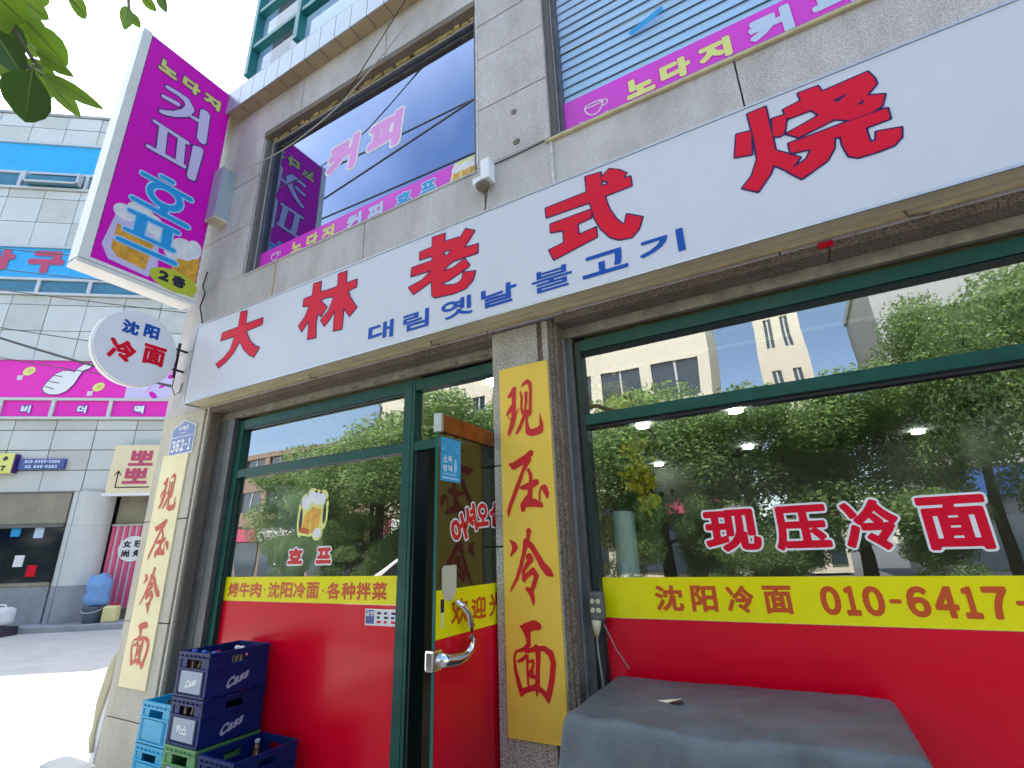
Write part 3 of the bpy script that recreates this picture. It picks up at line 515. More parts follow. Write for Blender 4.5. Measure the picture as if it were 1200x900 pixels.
# shutter housings over both openings
for a, b in ((-3.80, -1.25), (-.882, 2.2)):
    g = G(); g.box(a, b, .137, .30, 2.565, 2.61); g.build('shutter_box', M['grey'], B)
    g = G(); g.box(a, b, .10, .128, 2.535, 2.588); g.box(a, b, .128, .16, 2.545, 2.564); g.build('shutter_rail', M['rail'], B)
g = G()
for k in range(12): g.box(-3.6+k*.2+rnd.random()*.1, -3.56+k*.2+.02, .095, .0995, 2.54, 2.552)
o = g.build('rust_chip', M['brownstone'], B); o['kind'] = 'stuff'
# grey guide panel left of the small window; guide rail left of the big one
g = G(); g.box(-3.799, -3.605, .085, .12, .115, 2.53); g.build('guide_panel', M['grey'], B)
g = G(); g.box(-3.70, -3.694, .080, .085, .115, 2.53); g.build('guide_rib', M['joint'], B)
g = G(); g.box(-.881, -.835, .10, .22, .115, 2.53); g.build('guide_rail', M['grey'], B)
g = G(); g.box(-.8805, -.872, .085, .10, .115, 2.53); g.build('guide_lip', M['alu'], B)
# plinth step
g = G(); g.box(-3.88, 2.2, -.34, .3, .02, .113); g.build('door_step', M['granite'], B, bevel=.006)

def frame(name, x0, x1, z0, z1, stile, ymid, depth, m, parent, cuts_x=(), cuts_z=(), top=None, bottom=None):
    t, bt = top or stile, bottom or stile
    g = G(); y0, y1 = ymid-depth/2, ymid+depth/2
    g.box(x0, x0+stile, y0, y1, z0, z1); g.box(x1-stile, x1, y0, y1, z0, z1)
    g.box(x0+stile, x1-stile, y0+.002, y1-.002, z1-t, z1-.001); g.box(x0+stile, x1-stile, y0+.002, y1-.002, z0+.001, z0+bt)
    for a, b in cuts_x: g.box(a, b, y0+.001, y1-.001, z0+bt, z1-t)
    for a, b, c, d in cuts_z: g.box(a, b, y0+.003, y1-.003, c, d)
    return g.build(name, m, parent, bevel=.003)
def pane(parent, x0, x1, z0, z1, y, m, name='pane'):
    g = G(); g.box(x0, x1, y, y+.006, z0, z1); return g.build(name, m, parent)

# ---- small shop window and doorway
w1 = frame('shop_window', -3.604, -1.895, .30, 2.512, .062, .155, .07, M['green'], B, cuts_z=[(-3.542, -1.957, 2.072, 2.127)], top=.07, bottom=.075)
pane(w1, -3.545, -1.955, 2.12, 2.445, .157, M['glass']); pane(w1, -3.545, -1.955, .37, 2.08, .157, M['glass'])
g = G()
for a, b, c, d in ((-3.542, -1.957, 2.127, 2.135), (-3.542, -1.957, 2.432, 2.442), (-3.542, -3.534, .375, 2.072), (-1.965, -1.957, .375, 2.072)): g.box(a, b, .13, .145, c, d)
g.build('glazing_bead', M['greend'], w1)
g = G(); g.box(-3.604, -1.895, .11, .2, .113, .299); g.build('kick_plate', M['greend'], B)
w2 = frame('door_frame', -1.893, -1.27, .114, 2.512, .022, .155, .07, M['green'], B, cuts_z=[(-1.871, -1.292, 2.072, 2.127)], top=.07, bottom=.01)
pane(w2, -1.872, -1.29, 2.125, 2.445, .157, M['glass'])
g = G(); g.box(-1.871, -1.855, .13, .24, .124, 2.071); g.box(-1.305, -1.292, .13, .24, .124, 2.071); g.build('door_stop', M['greend'], w2)
# films on the small window (outer face y=.157)
def film(parent, x0, x1, z0, z1, y, m, name='film', d=.0015):
    g = G(); g.box(x0, x1, y-d, y-.0004, z0, z1); return g.build(name, m, parent)
film(w1, -3.538, -1.962, .38, 1.236, .1568, M['redfilm'], 'red_film')
film(w1, -3.538, -1.962, 1.238, 1.388, .1568, M['yellow'], 'yellow_film')
string(w1, '烤牛肉·沈阳冷面·各种拌菜', -2.775, 1.308, 1.44, .094, FY(.1553), .0036, M['orange'], d=.0010, gap=.08)
# beer mug picture
mp = FY(.1565)
g = G()
blob(g, -2.83, 1.735, .035, .11, mp, .0006, 0); blob(g, -2.615, 1.765, .035, .10, mp, .0006, 0)
poly(g, [(-2.845, 1.64), (-2.73, 1.625), (-2.62, 1.66), (-2.615, 1.86), (-2.83, 1.86)], mp, .0008, 0)
for u, v, r in ((-2.79, 1.85, .05), (-2.74, 1.885, .045), (-2.69, 1.87, .045), (-2.64, 1.865, .045), (-2.665, 1.645, .042), (-2.82, 1.82, .035), (-2.62, 1.82, .035)): blob(g, u, v, r+.006, r+.004, mp, .0007, 0)
blob(g, -2.83, 1.735, .016, .075, mp, .0010, 3); blob(g, -2.613, 1.765, .015, .065, mp, .0010, 3)
poly(g, [(-2.825, 1.655), (-2.74, 1.64), (-2.735, 1.80), (-2.79, 1.77)], mp, .0012, 1)
poly(g, [(-2.73, 1.645), (-2.66, 1.66), (-2.64, 1.79), (-2.735, 1.815)], mp, .0012, 1)
poly(g, [(-2.825, 1.655), (-2.74, 1.64), (-2.738, 1.672), (-2.822, 1.69)], mp, .0016, 2)
blob(g, -2.665, 1.645, .034, .032, mp, .0018, 4); 
for u, v, r in ((-2.79, 1.845, .045), (-2.74, 1.875, .04), (-2.69, 1.862, .04), (-2.645, 1.855, .038)): blob(g, u, v, r, r, mp, .0020+(u+3)*.001, 4)
g.build('beer_mug_picture', [M['yl'], M['beer'], M['orange'], M['greend'], M['foam']], w1)
letters(w1, [('호', (-2.846, 1.510, .150, .106)), ('프', (-2.585, 1.508, .146, .104))], FY(.1563), .0075, M['banred'], [(.009, M['white'])], d=.0014)
g = G(); mp = FY(.1550)
poly(g, [(-2.209, 1.132), (-1.968, 1.132), (-1.968, 1.216), (-2.209, 1.216)], mp, .0004, 0)
poly(g, [(-2.203, 1.14), (-2.14, 1.14), (-2.14, 1.21), (-2.203, 1.21)], mp, .0010, 1)
for r_ in range(3):
    for k in range(3):
        u = -2.12+k*.052; v = 1.195-r_*.022; poly(g, [(u, v-.006), (u+.03-.008*((r_+k) % 2), v-.006), (u+.03-.008*((r_+k) % 2), v+.006), (u, v+.006)], mp, .0010, 2 if r_ < 2 else 3)
g.build('notice_sticker', [M['white'], M['plateb'], M['black'], M['red']], w1)
letters(w1, [('금', (-2.187, 1.192, .026, .026)), ('연', (-2.156, 1.192, .026, .026))], FY(.1535), .001, M['white'], d=.0006, per=False, res=30)

# ---- big shop window
w3 = frame('shop_window', -.834, 2.19, .30, 2.512, .036, .155, .07, M['greend'], B, top=.07, bottom=.075, cuts_z=[(-.798, 2.154, 2.062, 2.122)])
g = G(); g.box(-.80, 2.15, .112, .120, 2.066, 2.118); g.box(-.80, 2.15, .112, .12, 2.45, 2.508); g.build('transom_face', M['green'], w3)
pane(w3, -.80, 2.156, 2.115, 2.445, .157, M['glass']); pane(w3, -.80, 2.156, .37, 2.07, .157, M['glass'])
g = G(); g.box(-.798, 2.154, .128, .145, 2.05, 2.061); g.build('glazing_bead', M['black'], w3)
film(w3, -.795, 2.15, .38, 1.211, .1568, M['redfilm'], 'red_film')
film(w3, -.795, 2.15, 1.213, 1.375, .1568, M['yellow'], 'yellow_film')
K = [(c, tuple(v)) for c, v in TX['stripR1']]
letters(w3, [(c, (v[0], 1.294, v[2]*1.0, .099)) for c, v in K], FY(.1553), .0038, M['orange'], d=.001)
string(w3, '010-6417-', .318, 1.294, .572, .098, FY(.1553), .0052, M['orange'], d=.001, gap=.13)
letters(w3, [(c, tuple(v)) for c, v in TX['right']], FY(.1563), .0072, M['red'], [(.0075, M['white'])], d=.0016)

# ---- glass door standing open outwards
D0 = w2
dr = thing('swing_door', 'open glass door with red and yellow film and a curved chrome handle', 'door', (-1.27, .14, .12))
g = G(); g.box(-1.276, -1.264, -.44, .12, .13, 1.996); g.build('door_glass', M['glassd'], dr)
g = G(); g.box(-1.288, -1.252, -.425, .12, 1.997, 2.074); g.build('top_rail', M['brass'], dr, bevel=.003)
g = G(); g.box(-1.290, -1.250, -.44, -.4251, 1.995, 2.076); g.build('rail_cap', M['alu'], dr)
g = G(); g.box(-1.2638, -1.2630, -.438, .12, .13, 1.188); g.build('red_film', M['redfilm'], dr)
g = G(); g.box(-1.2638, -1.2630, -.438, .12, 1.189, 1.362); g.build('yellow_film', M['yellow'], dr)
g = G(); g.box(-1.2765, -1.2635, -.4425, -.4401, .13, 1.996); g.build('glass_edge', M['gedge'], dr)
it = {c: tuple(v) for c, v in TX['door']}
letters(dr, [('欢', it['欢']), ('迎', it['迎']), ('光', (.012, 1.2735, .122, .100)), ('临', (.115, 1.2735, .05, .1))][:3], FX(-1.2628), .0032, M['orange'], d=.001)
def arc_letters():
    for ch, a in (('어', 24), ('셔', 14), ('오', 5), ('십', -2)):
        cu, cv, w_, h_ = it[ch]; ca, sa = math.cos(R_(a)), math.sin(R_(a))
        mp_ = lambda u, v, d, cu=cu, cv=cv, ca=ca, sa=sa: (-1.2638+d, cu+(u-cu)*ca-(v-cv)*sa, cv+(u-cu)*sa+(v-cv)*ca)
        letters(dr, [(ch, (cu, cv, w_*1.02, h_*1.06))], mp_, .0062, M['banred'], [(.007, M['pinkl'] if 0 else M['white'])], d=.002)
arc_letters()
mp = FX(-1.2638)
g = G(); poly(g, [(-.424, 1.79), (-.275, 1.79), (-.275, 1.977), (-.424, 1.977)], mp, .0006, 0)
for k in range(9):
    a = math.pi*k/8; u0, v0 = -.35, 1.925
    poly(g, [(u0+.03*math.cos(a)-.002*math.sin(a), v0+.02*math.sin(a)), (u0+.062*math.cos(a), v0+.045*math.sin(a)-.002), (u0+.064*math.cos(a), v0+.045*math.sin(a)+.003)], mp, .001, 1)
poly(g, [(-.41, 1.80), (-.29, 1.80), (-.29, 1.808), (-.41, 1.808)], mp, .001, 1); poly(g, [(-.40, 1.818), (-.31, 1.818), (-.31, 1.823), (-.40, 1.823)], mp, .001, 1)
blob(g, -.315, 1.86, .012, .03, mp, .001, 1); g.build('disinfection_sticker', [M['stickb'], M['palecyan']], dr)
letters(dr, [('소', (-.39, 1.885, .03, .03)), ('독', (-.355, 1.885, .03, .03)), ('방', (-.39, 1.845, .03, .03)), ('역', (-.355, 1.845, .03, .03))], mp, .001, M['white'], d=.0012, per=False, res=30)
g = G(); poly(g, [(-.405, 1.44), (-.39, 1.452), (-.304, 1.452), (-.304, 1.35), (-.32, 1.325), (-.345, 1.317), (-.375, 1.322), (-.402, 1.35)], mp, .0016, 0); g.build('taped_paper', M['paper'], dr)
g = G(); poly(g, [(-.412, 1.225), (-.385, 1.225), (-.385, 1.33), (-.412, 1.33)], mp, .0014, 0); poly(g, [(-.410, 1.28), (-.387, 1.28), (-.387, 1.328), (-.410, 1.328)], mp, .0018, 1)
g.build('push_sticker', [M['yl'], M['black']], dr)
pts = [(-1.235, -.345, 1.315), (-1.222, -.318, 1.30), (-1.215, -.285, 1.265), (-1.212, -.268, 1.22), (-1.212, -.262, 1.17), (-1.214, -.272, 1.135), (-1.222, -.30, 1.113), (-1.235, -.34, 1.108), (-1.25, -.385, 1.112), (-1.256, -.42, 1.12)]
g = G(); g.tube(pts, [.010, .013, .0135, .0135, .0135, .015, .019, .024, .026, .026], 12); g.build('door_handle', M['chrome'], dr, smooth=True)
g = G(); g.box(-1.292, -1.2505, -.466, -.405, 1.085, 1.158); o = g.build('handle_clamp', M['chrome'], dr, bevel=.008)

# ---- second floor windows
def upper_window(x0, x1, gx1=None):
    wu = frame('upper_window', x0, x1, 3.80, 5.24, .03, .105, .05, M['grey'], B, top=.035, bottom=.012)
    pane(wu, x0+.028, x1-.028, 3.81, 5.21, .10, M['glassu' if x0 < -2 else 'glassu2'])
    g = G(); g.box(x0-.02, x0+.001, .072, .082, 3.80, 5.24); g.box(x0+.001, x1, .070, .079, 5.205, 5.215); g.build('sealant', M['silic'], wu)
    return wu
u1 = upper_window(-3.655, -1.372)
u2 = upper_window(-.80, 1.75)
g = G()
for a, b in ((-3.69, -1.335), (-.835, 1.75)): g.box(a+.001, b-.001, .001, .26, 5.242, 5.299)
g.build('window_head', M['brownstone'], B)
for a, b in ((-3.689, -3.656), (-1.371, -1.3355), (-.834, -.801)):
    g = G(); g.box(a, b, .03, .26, 3.80, 5.241); g.build('window_jamb', M['joint'], B)
# crumbling foam along the window head
g = G()
for k in range(34):
    x = -3.6+k*.066+rnd.uniform(-.02, .02)
    g.box(x, x+rnd.uniform(.03, .09), .05+rnd.random()*.015, .069, 5.212, 5.226+rnd.random()*.016)
o = g.build('crumbling_foam', M['dustfoam'], u1); o['kind'] = 'stuff'
g = G(); g.box(-.86, 2.2, -.020, -.001, 3.722, 3.740); g.build('window_sill', M['sill'], B, bevel=.004)
g = G(); g.box(-3.69, -1.33, -.008, -.001, 3.742, 3.756); g.build('window_sill', M['granite'], B, bevel=.002)
g = G(); g.box(-3.69, -1.3355, .031, .15, 3.742, 3.7975); g.box(-.834, 1.75, .031, .15, 3.742, 3.7975); o = g.build('sill_bed', M['joint'], B); o['kind'] = 'stuff'
g = G(); g.box(-.836, -.820, -.008, -.001, 3.25, 3.721); g.build('cover_strip', M['silic'], B)
g = G(); g.box(-3.25, -3.236, -.006, -.001, 3.2, 3.741); g.build('cover_strip', M['sill'], B)
g = G(); g.box(-1.337, -1.325, -.004, .06, 3.80, 5.29); g.build('cover_strip', M['silic'], B)
# magenta bands with lettering
mpu = FY(.0995)
film(u1, -3.625, -1.402, 3.812, 4.005, .0998, M['magfilm'], 'magenta_film')
film(u2, -.77, 1.72, 3.812, 4.070, .0998, M['magfilm'], 'magenta_film')
mpl = FY(.0982)
def wl(win, ch, u, v, w_, h_, m, outm, b=.007, ow=.005): letters(win, [(ch, (u, v, w_, h_))], mpl, b, m, [(ow, outm)], d=.0014)
for ch, u in (('노', -3.15), ('다', -2.965), ('지', -2.785)): wl(u1, ch, u, 3.912, .140, .118, M['yl'], M['purple'], .009, .004)
for ch, u in (('커', -2.505), ('피', -2.29)): wl(u1, ch, u, 3.908, .155, .135, M['pale'], M['purple'], .010, .004)
for ch, u in (('호', -2.02), ('프', -1.80)): wl(u1, ch, u, 3.912, .145, .105, M['cyan'], M['white'], .008, .006)
for ch, u in (('커', -2.705), ('피', -2.25)):
    cu = u; mp_ = lambda a, b, d, cu=cu: (a+(b-4.63)*.10, .0998-d, b)
    letters(u1, [(ch, (cu, 4.62, .36, .36))], mp_, .025, M['pinkl'], [(.018, M['white'])], d=.0016)
for ch, u in (('노', -.312), ('다', -.12), ('지', .083)): wl(u2, ch, u, 3.945, .165, .140, M['yl'], M['purple'], .0115, .005)
for ch, u in (('커', .345), ('피', .62)): wl(u2, ch, u, 3.95, .20, .18, M['pale'], M['purple'], .014, .005)
for ch, u in (('호', .93), ('프', 1.18)): wl(u2, ch, u, 3.94, .17, .13, M['cyan'], M['white'], .011, .006)
letters(u2, [('피', (.62, 4.62, .33, .33)), ('커', (.10, 4.62, .33, .33))], mpl, .02, M['pinkl'], [(.012, M['white'])], d=.0016)
g = G(); g.prism([(-.31, 4.34), (-.13, 4.405), (-.12, 4.43), (-.135, 4.445), (-.32, 4.38), (-.335, 4.36)], mpl, .0003, .0012); g.build('cyan_stroke', M['cyan'], u2)
def cup(win, u, v, s, mp):
    def arc(cu, cv, a, b, t0, t1, w_, n=12):
        P = [(cu+a*math.cos(R_(t0+(t1-t0)*i/n)), cv+b*math.sin(R_(t0+(t1-t0)*i/n)), w_) for i in range(n+1)]; return P
    SS = [arc(u, v+.5*s, .55*s, .12*s, 0, 360, .035*s), arc(u, v+.48*s, .55*s, .75*s, 180, 360, .04*s), arc(u+.62*s, v+.3*s, .22*s, .2*s, -110, 120, .03*s), arc(u-.05*s, v-.32*s, .95*s, .22*s, 200, 330, .03*s)]
    shape_obj(win, 'coffee_cup_picture', SS, mp, M['white'], d=.0016, strokes=True)
cup(u1, -3.42, 3.895, .085, mpl); cup(u2, -.585, 3.915, .10, mpl)
g = G(); poly(g, [(-1.63, 3.815), (-1.404, 3.815), (-1.404, 4.003), (-1.58, 4.003)], mpl, .0006, 0)
for u in (-1.56, -1.49, -1.43): poly(g, [(u-.03, 3.83), (u+.022, 3.83), (u+.028, 3.93), (u-.025, 3.93)], mpl, .001, 1); blob(g, u, 3.95, .04, .035, mpl, .0012+u*.0001, 2)
g.build('beer_glasses_picture', [M['yl'], M['beer'], M['foam']], u1)
# roller blind behind the right-hand upper window
bl = thing('window_blind', 'pale horizontal slatted blind behind the upper window above the shop sign', 'blind', (.5, .2, 3.9))
for k in range(19):
    g = G(); z = 3.86+k*.073; g.add([(-.77, .124, z), (1.72, .124, z), (1.72, .136, z+.0685), (-.77, .136, z+.0685), (-.77, .126, z-.001), (1.72, .126, z-.001), (1.72, .138, z+.068), (-.77, .138, z+.068)], [(0, 1, 2, 3), (7, 6, 5, 4), (0, 4, 5, 1), (3, 2, 6, 7), (0, 3, 7, 4), (1, 5, 6, 2)])
    g.build('slat', M['blind'], bl)
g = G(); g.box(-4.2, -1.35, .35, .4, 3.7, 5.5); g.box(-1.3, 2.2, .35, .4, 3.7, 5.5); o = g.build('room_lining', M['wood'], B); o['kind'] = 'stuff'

# ---- ledge with metal panels and the third floor
for i in range(44):
    a = -4.55+i*.1865; b = a+.1865
    if a > 3.5: break
    g = G(); g.box(a+.003, b-.003, -.118, .02, 5.692, 5.70); g.build('soffit_panel', M['panelu'], B)
    g = G(); g.box(a+.003, b-.003, -.128, -.119, 5.69, 5.955); g.build('fascia_panel', M['panelb'], B)
    g = G(); g.add([(a+.003, -.128, 5.96), (b-.003, -.128, 5.96), (b-.003, .095, 6.47), (a+.003, .095, 6.47), (a+.003, -.115, 5.955), (b-.003, -.115, 5.955), (b-.003, .105, 6.46), (a+.003, .105, 6.46)],
                   [(0, 1, 2, 3), (7, 6, 5, 4), (0, 4, 5, 1), (3, 2, 6, 7), (0, 3, 7, 4), (1, 5, 6, 2)]); g.build('sloped_panel', M['panelb'], B)
g = G(); g.box(-4.55, 3.5, -.116, .10, 5.703, 5.95); g.add([(-4.55, -.11, 5.951), (3.5, -.11, 5.951), (3.5, .1, 6.455), (-4.55, .1, 6.455), (-4.55, .1, 5.951), (3.5, .1, 5.951)], [(0, 1, 2, 3), (0, 3, 4), (1, 5, 2), (3, 2, 5, 4)]); g.build('ledge_core', M['joint'], B)
zs3 = [6.475, 6.87, 7.42, 7.97, 8.9]
g = G()
XS3 = [-4.35, -3.56, -2.3, -1.0, .3, 1.6]
for x in XS3: g.box(x, x+.06, .04, .13, 6.472, 9.2)
for a, b in zip(XS3[:-1], XS3[1:]):
    for z in zs3[1:]: g.box(a+.06, b, .05, .125, z-.025, z+.025)
g.box(XS3[-1]+.06, 3.5, .05, .125, 6.472, 9.2); 
tf = g.build('curtain_wall_frame', M['wf'], B)
for a, b in zip(XS3[:-1], XS3[1:]):
    for c, d in zip(zs3[:-1], zs3[1:]): pane(tf, a+.05, b+.01, c, d, .11, M['glassu2'] if 'glassu2' in M else M['glassu'])
g = G(); g.box(-4.33, 3.4, .45, .5, 6.4, 12); g.box(-4.34, -4.28, .14, 2, 6.4, 12); o = g.build('room_lining', M['blind'], B); o['kind'] = 'stuff'
g = G(); g.box(-4.35, 3.5, .05, .3, 9.2, 12.5); g.build('upper_wall', M['bgrey'], B)
# interior of the shop
for a, b, c in ((-3.95, -1.9, .86), (-.80, 2.2, .40)):
    g = G(); g.box(a, b, .20, c-.028, 2.425, 2.60); g.build('inner_soffit', M['soffo'], B); g = G(); g.box(a, b, c-.026, c, 2.415, 2.60); g.build('soffit_strip', M['soffs'], B)
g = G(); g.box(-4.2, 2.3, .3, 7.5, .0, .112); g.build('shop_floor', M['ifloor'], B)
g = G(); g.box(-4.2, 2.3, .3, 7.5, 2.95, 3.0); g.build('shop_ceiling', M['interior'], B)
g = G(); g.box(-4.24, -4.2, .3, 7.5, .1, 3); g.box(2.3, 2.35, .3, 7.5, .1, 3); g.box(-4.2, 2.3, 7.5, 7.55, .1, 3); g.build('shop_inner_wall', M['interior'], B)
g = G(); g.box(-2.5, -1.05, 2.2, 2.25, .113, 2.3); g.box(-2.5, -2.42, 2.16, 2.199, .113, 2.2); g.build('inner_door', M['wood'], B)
for i, (x, y, z) in enumerate(((-.354, 3.86, 2.94), (-.42, 6.4, 2.94), (1.78, 6.75, 2.94), (-2.0, 7.2, 2.94), (-1.44, 3.96, 2.94), (-2.1, 1.45, 2.94))):
    g = G(); g.lathe(x, y, [(.075, z-.03), (.075, z)], 20); k = ['first', 'second', 'third', 'fourth', 'fifth', 'sixth'][i]
    o = g.build('ceiling_lamp', M['lamp'])
    tag(o, ['upper of the two round lit lamps seen one above the other in the big window', 'lower of the two round lit lamps seen one above the other in the big window', 'round lit lamp alone near the right of the big window', 'round lit lamp glimmering beside the yellow flowers', 'round lit lamp under the transom bar at the left of the big window', 'small lit lamp seen through the open doorway beside the blue sticker'][i], 'ceiling lamp', 'round ceiling lamps inside the shop')

cb = thing('reflection_standin', 'tall pale green rounded body added as a reflection in the left part of the small window', 'reflection stand-in', (-4.0, .8, .113))  # solid body added in place of a pale reflection in the pane
g = G(); g.prism([(-3.86, .115), (-3.40, .115), (-3.40, 1.80), (-3.46, 1.90), (-3.60, 1.94), (-3.76, 1.92), (-3.84, 1.84)], lambda u, v, d: (u-.30, .62+d, v+.18), 0, .5); g.build('standin_body', M['reflm'], cb, bevel=.03)
g = G(); g.box(-4.14, -3.72, .612, .6185, .45, 1.8); g.build('standin_front', M['reflm'], cb, bevel=.002)
# flower stand with yellow wreaths and a white column just inside the big window
fs = thing('flower_stand', 'congratulation flower stand with yellow blooms behind the left edge of the big window', 'flower stand', (-.86, .75, .12))
g = G(); 
for x in (-.95, -.75): g.tube([(x, .8, .115), (-.85, .78, 1.6)], .012, 6)
g.build('tripod', M['wood'], fs)
g = G(); gf = G()
def bloom(gg, c, r, n):
    for k in range(n):
        p = Vector(c)+Vector((rnd.gauss(0, 1)*r, rnd.gauss(0, .6)*r, rnd.gauss(0, 1)*r)); s = rnd.uniform(.012, .024)
        a = Vector((rnd.uniform(-1, 1), rnd.uniform(-1, 1), rnd.uniform(-1, 1))).normalized(); b = a.orthogonal().normalized()*s*.6; a *= s
        gg.add([p-a, p+b, p+a, p-b], [(0, 1, 2, 3)])
bloom(gf, (-.72, .28, 2.22), .055, 420); bloom(gf, (-.63, .28, 1.97), .026, 150); bloom(gf, (-.61, .28, 1.81), .036, 240); bloom(gf, (-.58, .28, 1.70), .022, 90)
bloom(g, (-.76, .46, 2.2), .06, 200); bloom(g, (-.75, .44, 1.98), .06, 420); bloom(g, (-.73, .44, 1.80), .055, 420); bloom(g, (-.62, .44, 1.65), .045, 200)
o = gf.build('blossoms', M['flower'], fs); o['kind'] = 'stuff'; o = g.build('leaves', M['flg'], fs); o['kind'] = 'stuff'
g = G(); g.lathe(-.72, .32, [(.052, .12), (.052, 1.66), (.045, 1.665)], 20); o = g.build('white_column', M['plastic'], smooth=False)
tag(o, 'slim white cylinder standing inside the left edge of the big window', 'column')
# ================================================================ signs
sg = thing('signboard', 'long white shop signboard with red Chinese and blue Korean characters above the windows', 'signboard', (-1.5, -.15, 2.64))
g = G(); g.box(-3.905, 4.2, -.148, -.004, 2.642, 3.286); g.build('sign_box', M['cream'], sg)
g = G(); g.box(-3.903, 4.19, -.1500, -.1481, 2.646, 3.283); g.build('sign_face', M['signwhite'], sg)
g = G(); g.box(-3.915, 4.2, -.154, -.146, 2.634, 2.645); g.box(-3.915, 4.2, -.154, -.146, 3.284, 3.293); g.box(-3.918, -3.906, -.154, -.003, 2.634, 3.293); g.build('sign_trim', M['alu'], sg)
g = G(); g.box(-3.90, 4.2, -.072, -.068, 2.6385, 2.6419); g.box(-3.90, 4.2, -.03, -.02, 2.632, 2.6419); g.build('underside_seam', M['sill'], sg)
for x in (-2.62, -1.62, .56, 1.4):
    g = G(); g.tube([(x, -.06, 2.645), (x+.01, -.058, 2.615), (x+.07, -.06, 2.605)], .005, 6); g.build('mounting_hook', M['brownstone'], sg)
mps = FY(-.1504)
for nm in ('da', 'lin', 'lao', 'shi', 'shao'):
    shape_obj(sg, 'lettering', DATA[nm], mps, M['red'], [(.0068, M['redout'])], d=.0022, res=120)
for c, v in TX['sign']: letters(sg, [(c, (v[0], 2.7455, v[2], .118 if c == '불' else .112))], mps, .0022 if c == '불' else .0036 if c in '림옛날' else .0050, M['blue'], d=.0018, res=120)
g = G(); g.box(.285, .335, -.012, .0, 2.607, 2.628); g.build('red_tag', M['red'], B)

def brush(parent, mp, cu, cv, ku, kv, m, ref):
    for nm in ('xian', 'ya', 'leng', 'mian'):
        SS = DATA[nm]
        S2 = [[(cu+(x-ref[0])*ku, cv+(z-ref[1])*kv, r*ku*1.12) for x, z, r in s] for s in SS]
        shape_obj(parent, 'lettering', S2, mp, m, d=.0018, strokes=True, res=110)
bn = thing('banner', 'yellow vertical banner with red brush characters on the stone pillar between door and big window', 'banner', (-1.066, -.012, .76), group='yellow vertical banners on the pillars')
g = G(); g.box(-1.203, -.929, -.012, -.001, .765, 2.394); g.build('banner_panel', M['ban'], bn)
brush(bn, FY(-.0124), 0, 0, 1, 1, M['banred'], (0, 0))
b2 = thing('banner', 'yellow vertical banner, glare painted into its pale colour, with red brush characters on the left corner pillar', 'banner', (-4.155, -.010, .69), group='yellow vertical banners on the pillars')
g = G(); g.box(-4.338, -3.988, -.010, -.001, .69, 2.305); g.build('banner_panel', M['ban2'], b2)
allx = [p[0] for nm in ('xian', 'ya', 'leng', 'mian') for s in DATA[nm] for p in s]; allz = [p[1] for nm in ('xian', 'mian') for s in DATA[nm] for p in s]
brush(b2, FY(-.0104), -4.150, 2.135, 1.13, (2.135-.815)/(max(allz)-min(allz)), M['banred2'], ((min(allx)+max(allx))/2, max(allz)))
ap = thing('address_plate', 'blue house-shaped address plate reading 362-1 on the corner pillar', 'address plate', (-4.1, -.01, 2.3))
P5 = [(-4.268, 2.292), (-3.944, 2.292), (-3.944, 2.513), (-4.106, 2.572), (-4.268, 2.513)]
def inset(P, k):
    cx = sum(p[0] for p in P)/len(P); cz = sum(p[1] for p in P)/len(P); return [(cx+(x-cx)*k, cz+(z-cz)*k) for x, z in P]
g = G(); g.prism(P5, FY(-.001), .010, 0); g.build('plate_rim', M['white'], ap)
g = G(); g.prism(inset(P5, .93), FY(-.011), .0016, 0); g.build('plate_face', M['plateb'], ap)
g = G(); g.box(-4.255, -3.957, -.0136, -.0127, 2.434, 2.440); g.build('plate_line', M['white'], ap)
string(ap, '362-1', -4.106, 2.366, .26, .098, FY(-.0127), .0050, M['white'], d=.0010, gap=.12)
string(ap, '디지털로', -4.106, 2.506, .135, .034, FY(-.0127), .0018, M['white'], d=.0010, res=40)
g = G(); g.box(-4.15, -4.06, -.0136, -.0127, 2.463, 2.469); g.build('small_print', M['white'], ap)

# purple projecting sign
ps = thing('projecting_sign', 'tall magenta lightbox sign with white frame sticking out from the left corner', 'sign', (-4.3, 0, 3.58))
g = G(); g.box(-4.37, -4.205, -.90, -.075, 3.59, 5.955); g.build('sign_housing', M['whitebox'], ps, bevel=.006)
g = G(); g.box(-4.204, -4.196, -.903, -.835, 3.588, 5.957); g.box(-4.204, -4.196, -.834, -.075, 3.588, 3.655); g.build('sign_frame', M['whitebox'], ps)
g = G(); g.box(-4.203, -4.199, -.833, -.09, 3.656, 5.935); g.build('sign_face', M['purple'], ps)
g = G(); g.box(-4.375, -4.195, -.903, -.072, 3.622, 3.626); g.build('frame_groove', M['joint'], ps)
for k in range(26):   # rivets along the face edges
    pass
g = G()
for k in range(30):
    z = 3.72+k*.075; g.box(-4.1995, -4.197, -.832, -.826, z, z+.03); g.box(-4.1995, -4.197, -.098, -.092, z, z+.03)
o = g.build('edge_stitching', M['navy'], ps); o['kind'] = 'stuff'
mpx = FX(-4.1985)
for c, v in TX['purple'][:3]: letters(ps, [(c, (v[0], 5.715, .165, .14))], mpx, .0115, M['gold'], [(.008, M['navy'])], d=.0025)
for nm in ('keo', 'pi'): shape_obj(ps, 'lettering', [[(x, y, r*1.38) for x, y, r in s] for s in DATA[nm]], mpx, M['lavender'], [(.011, M['navy'])], d=.0025, strokes=True)
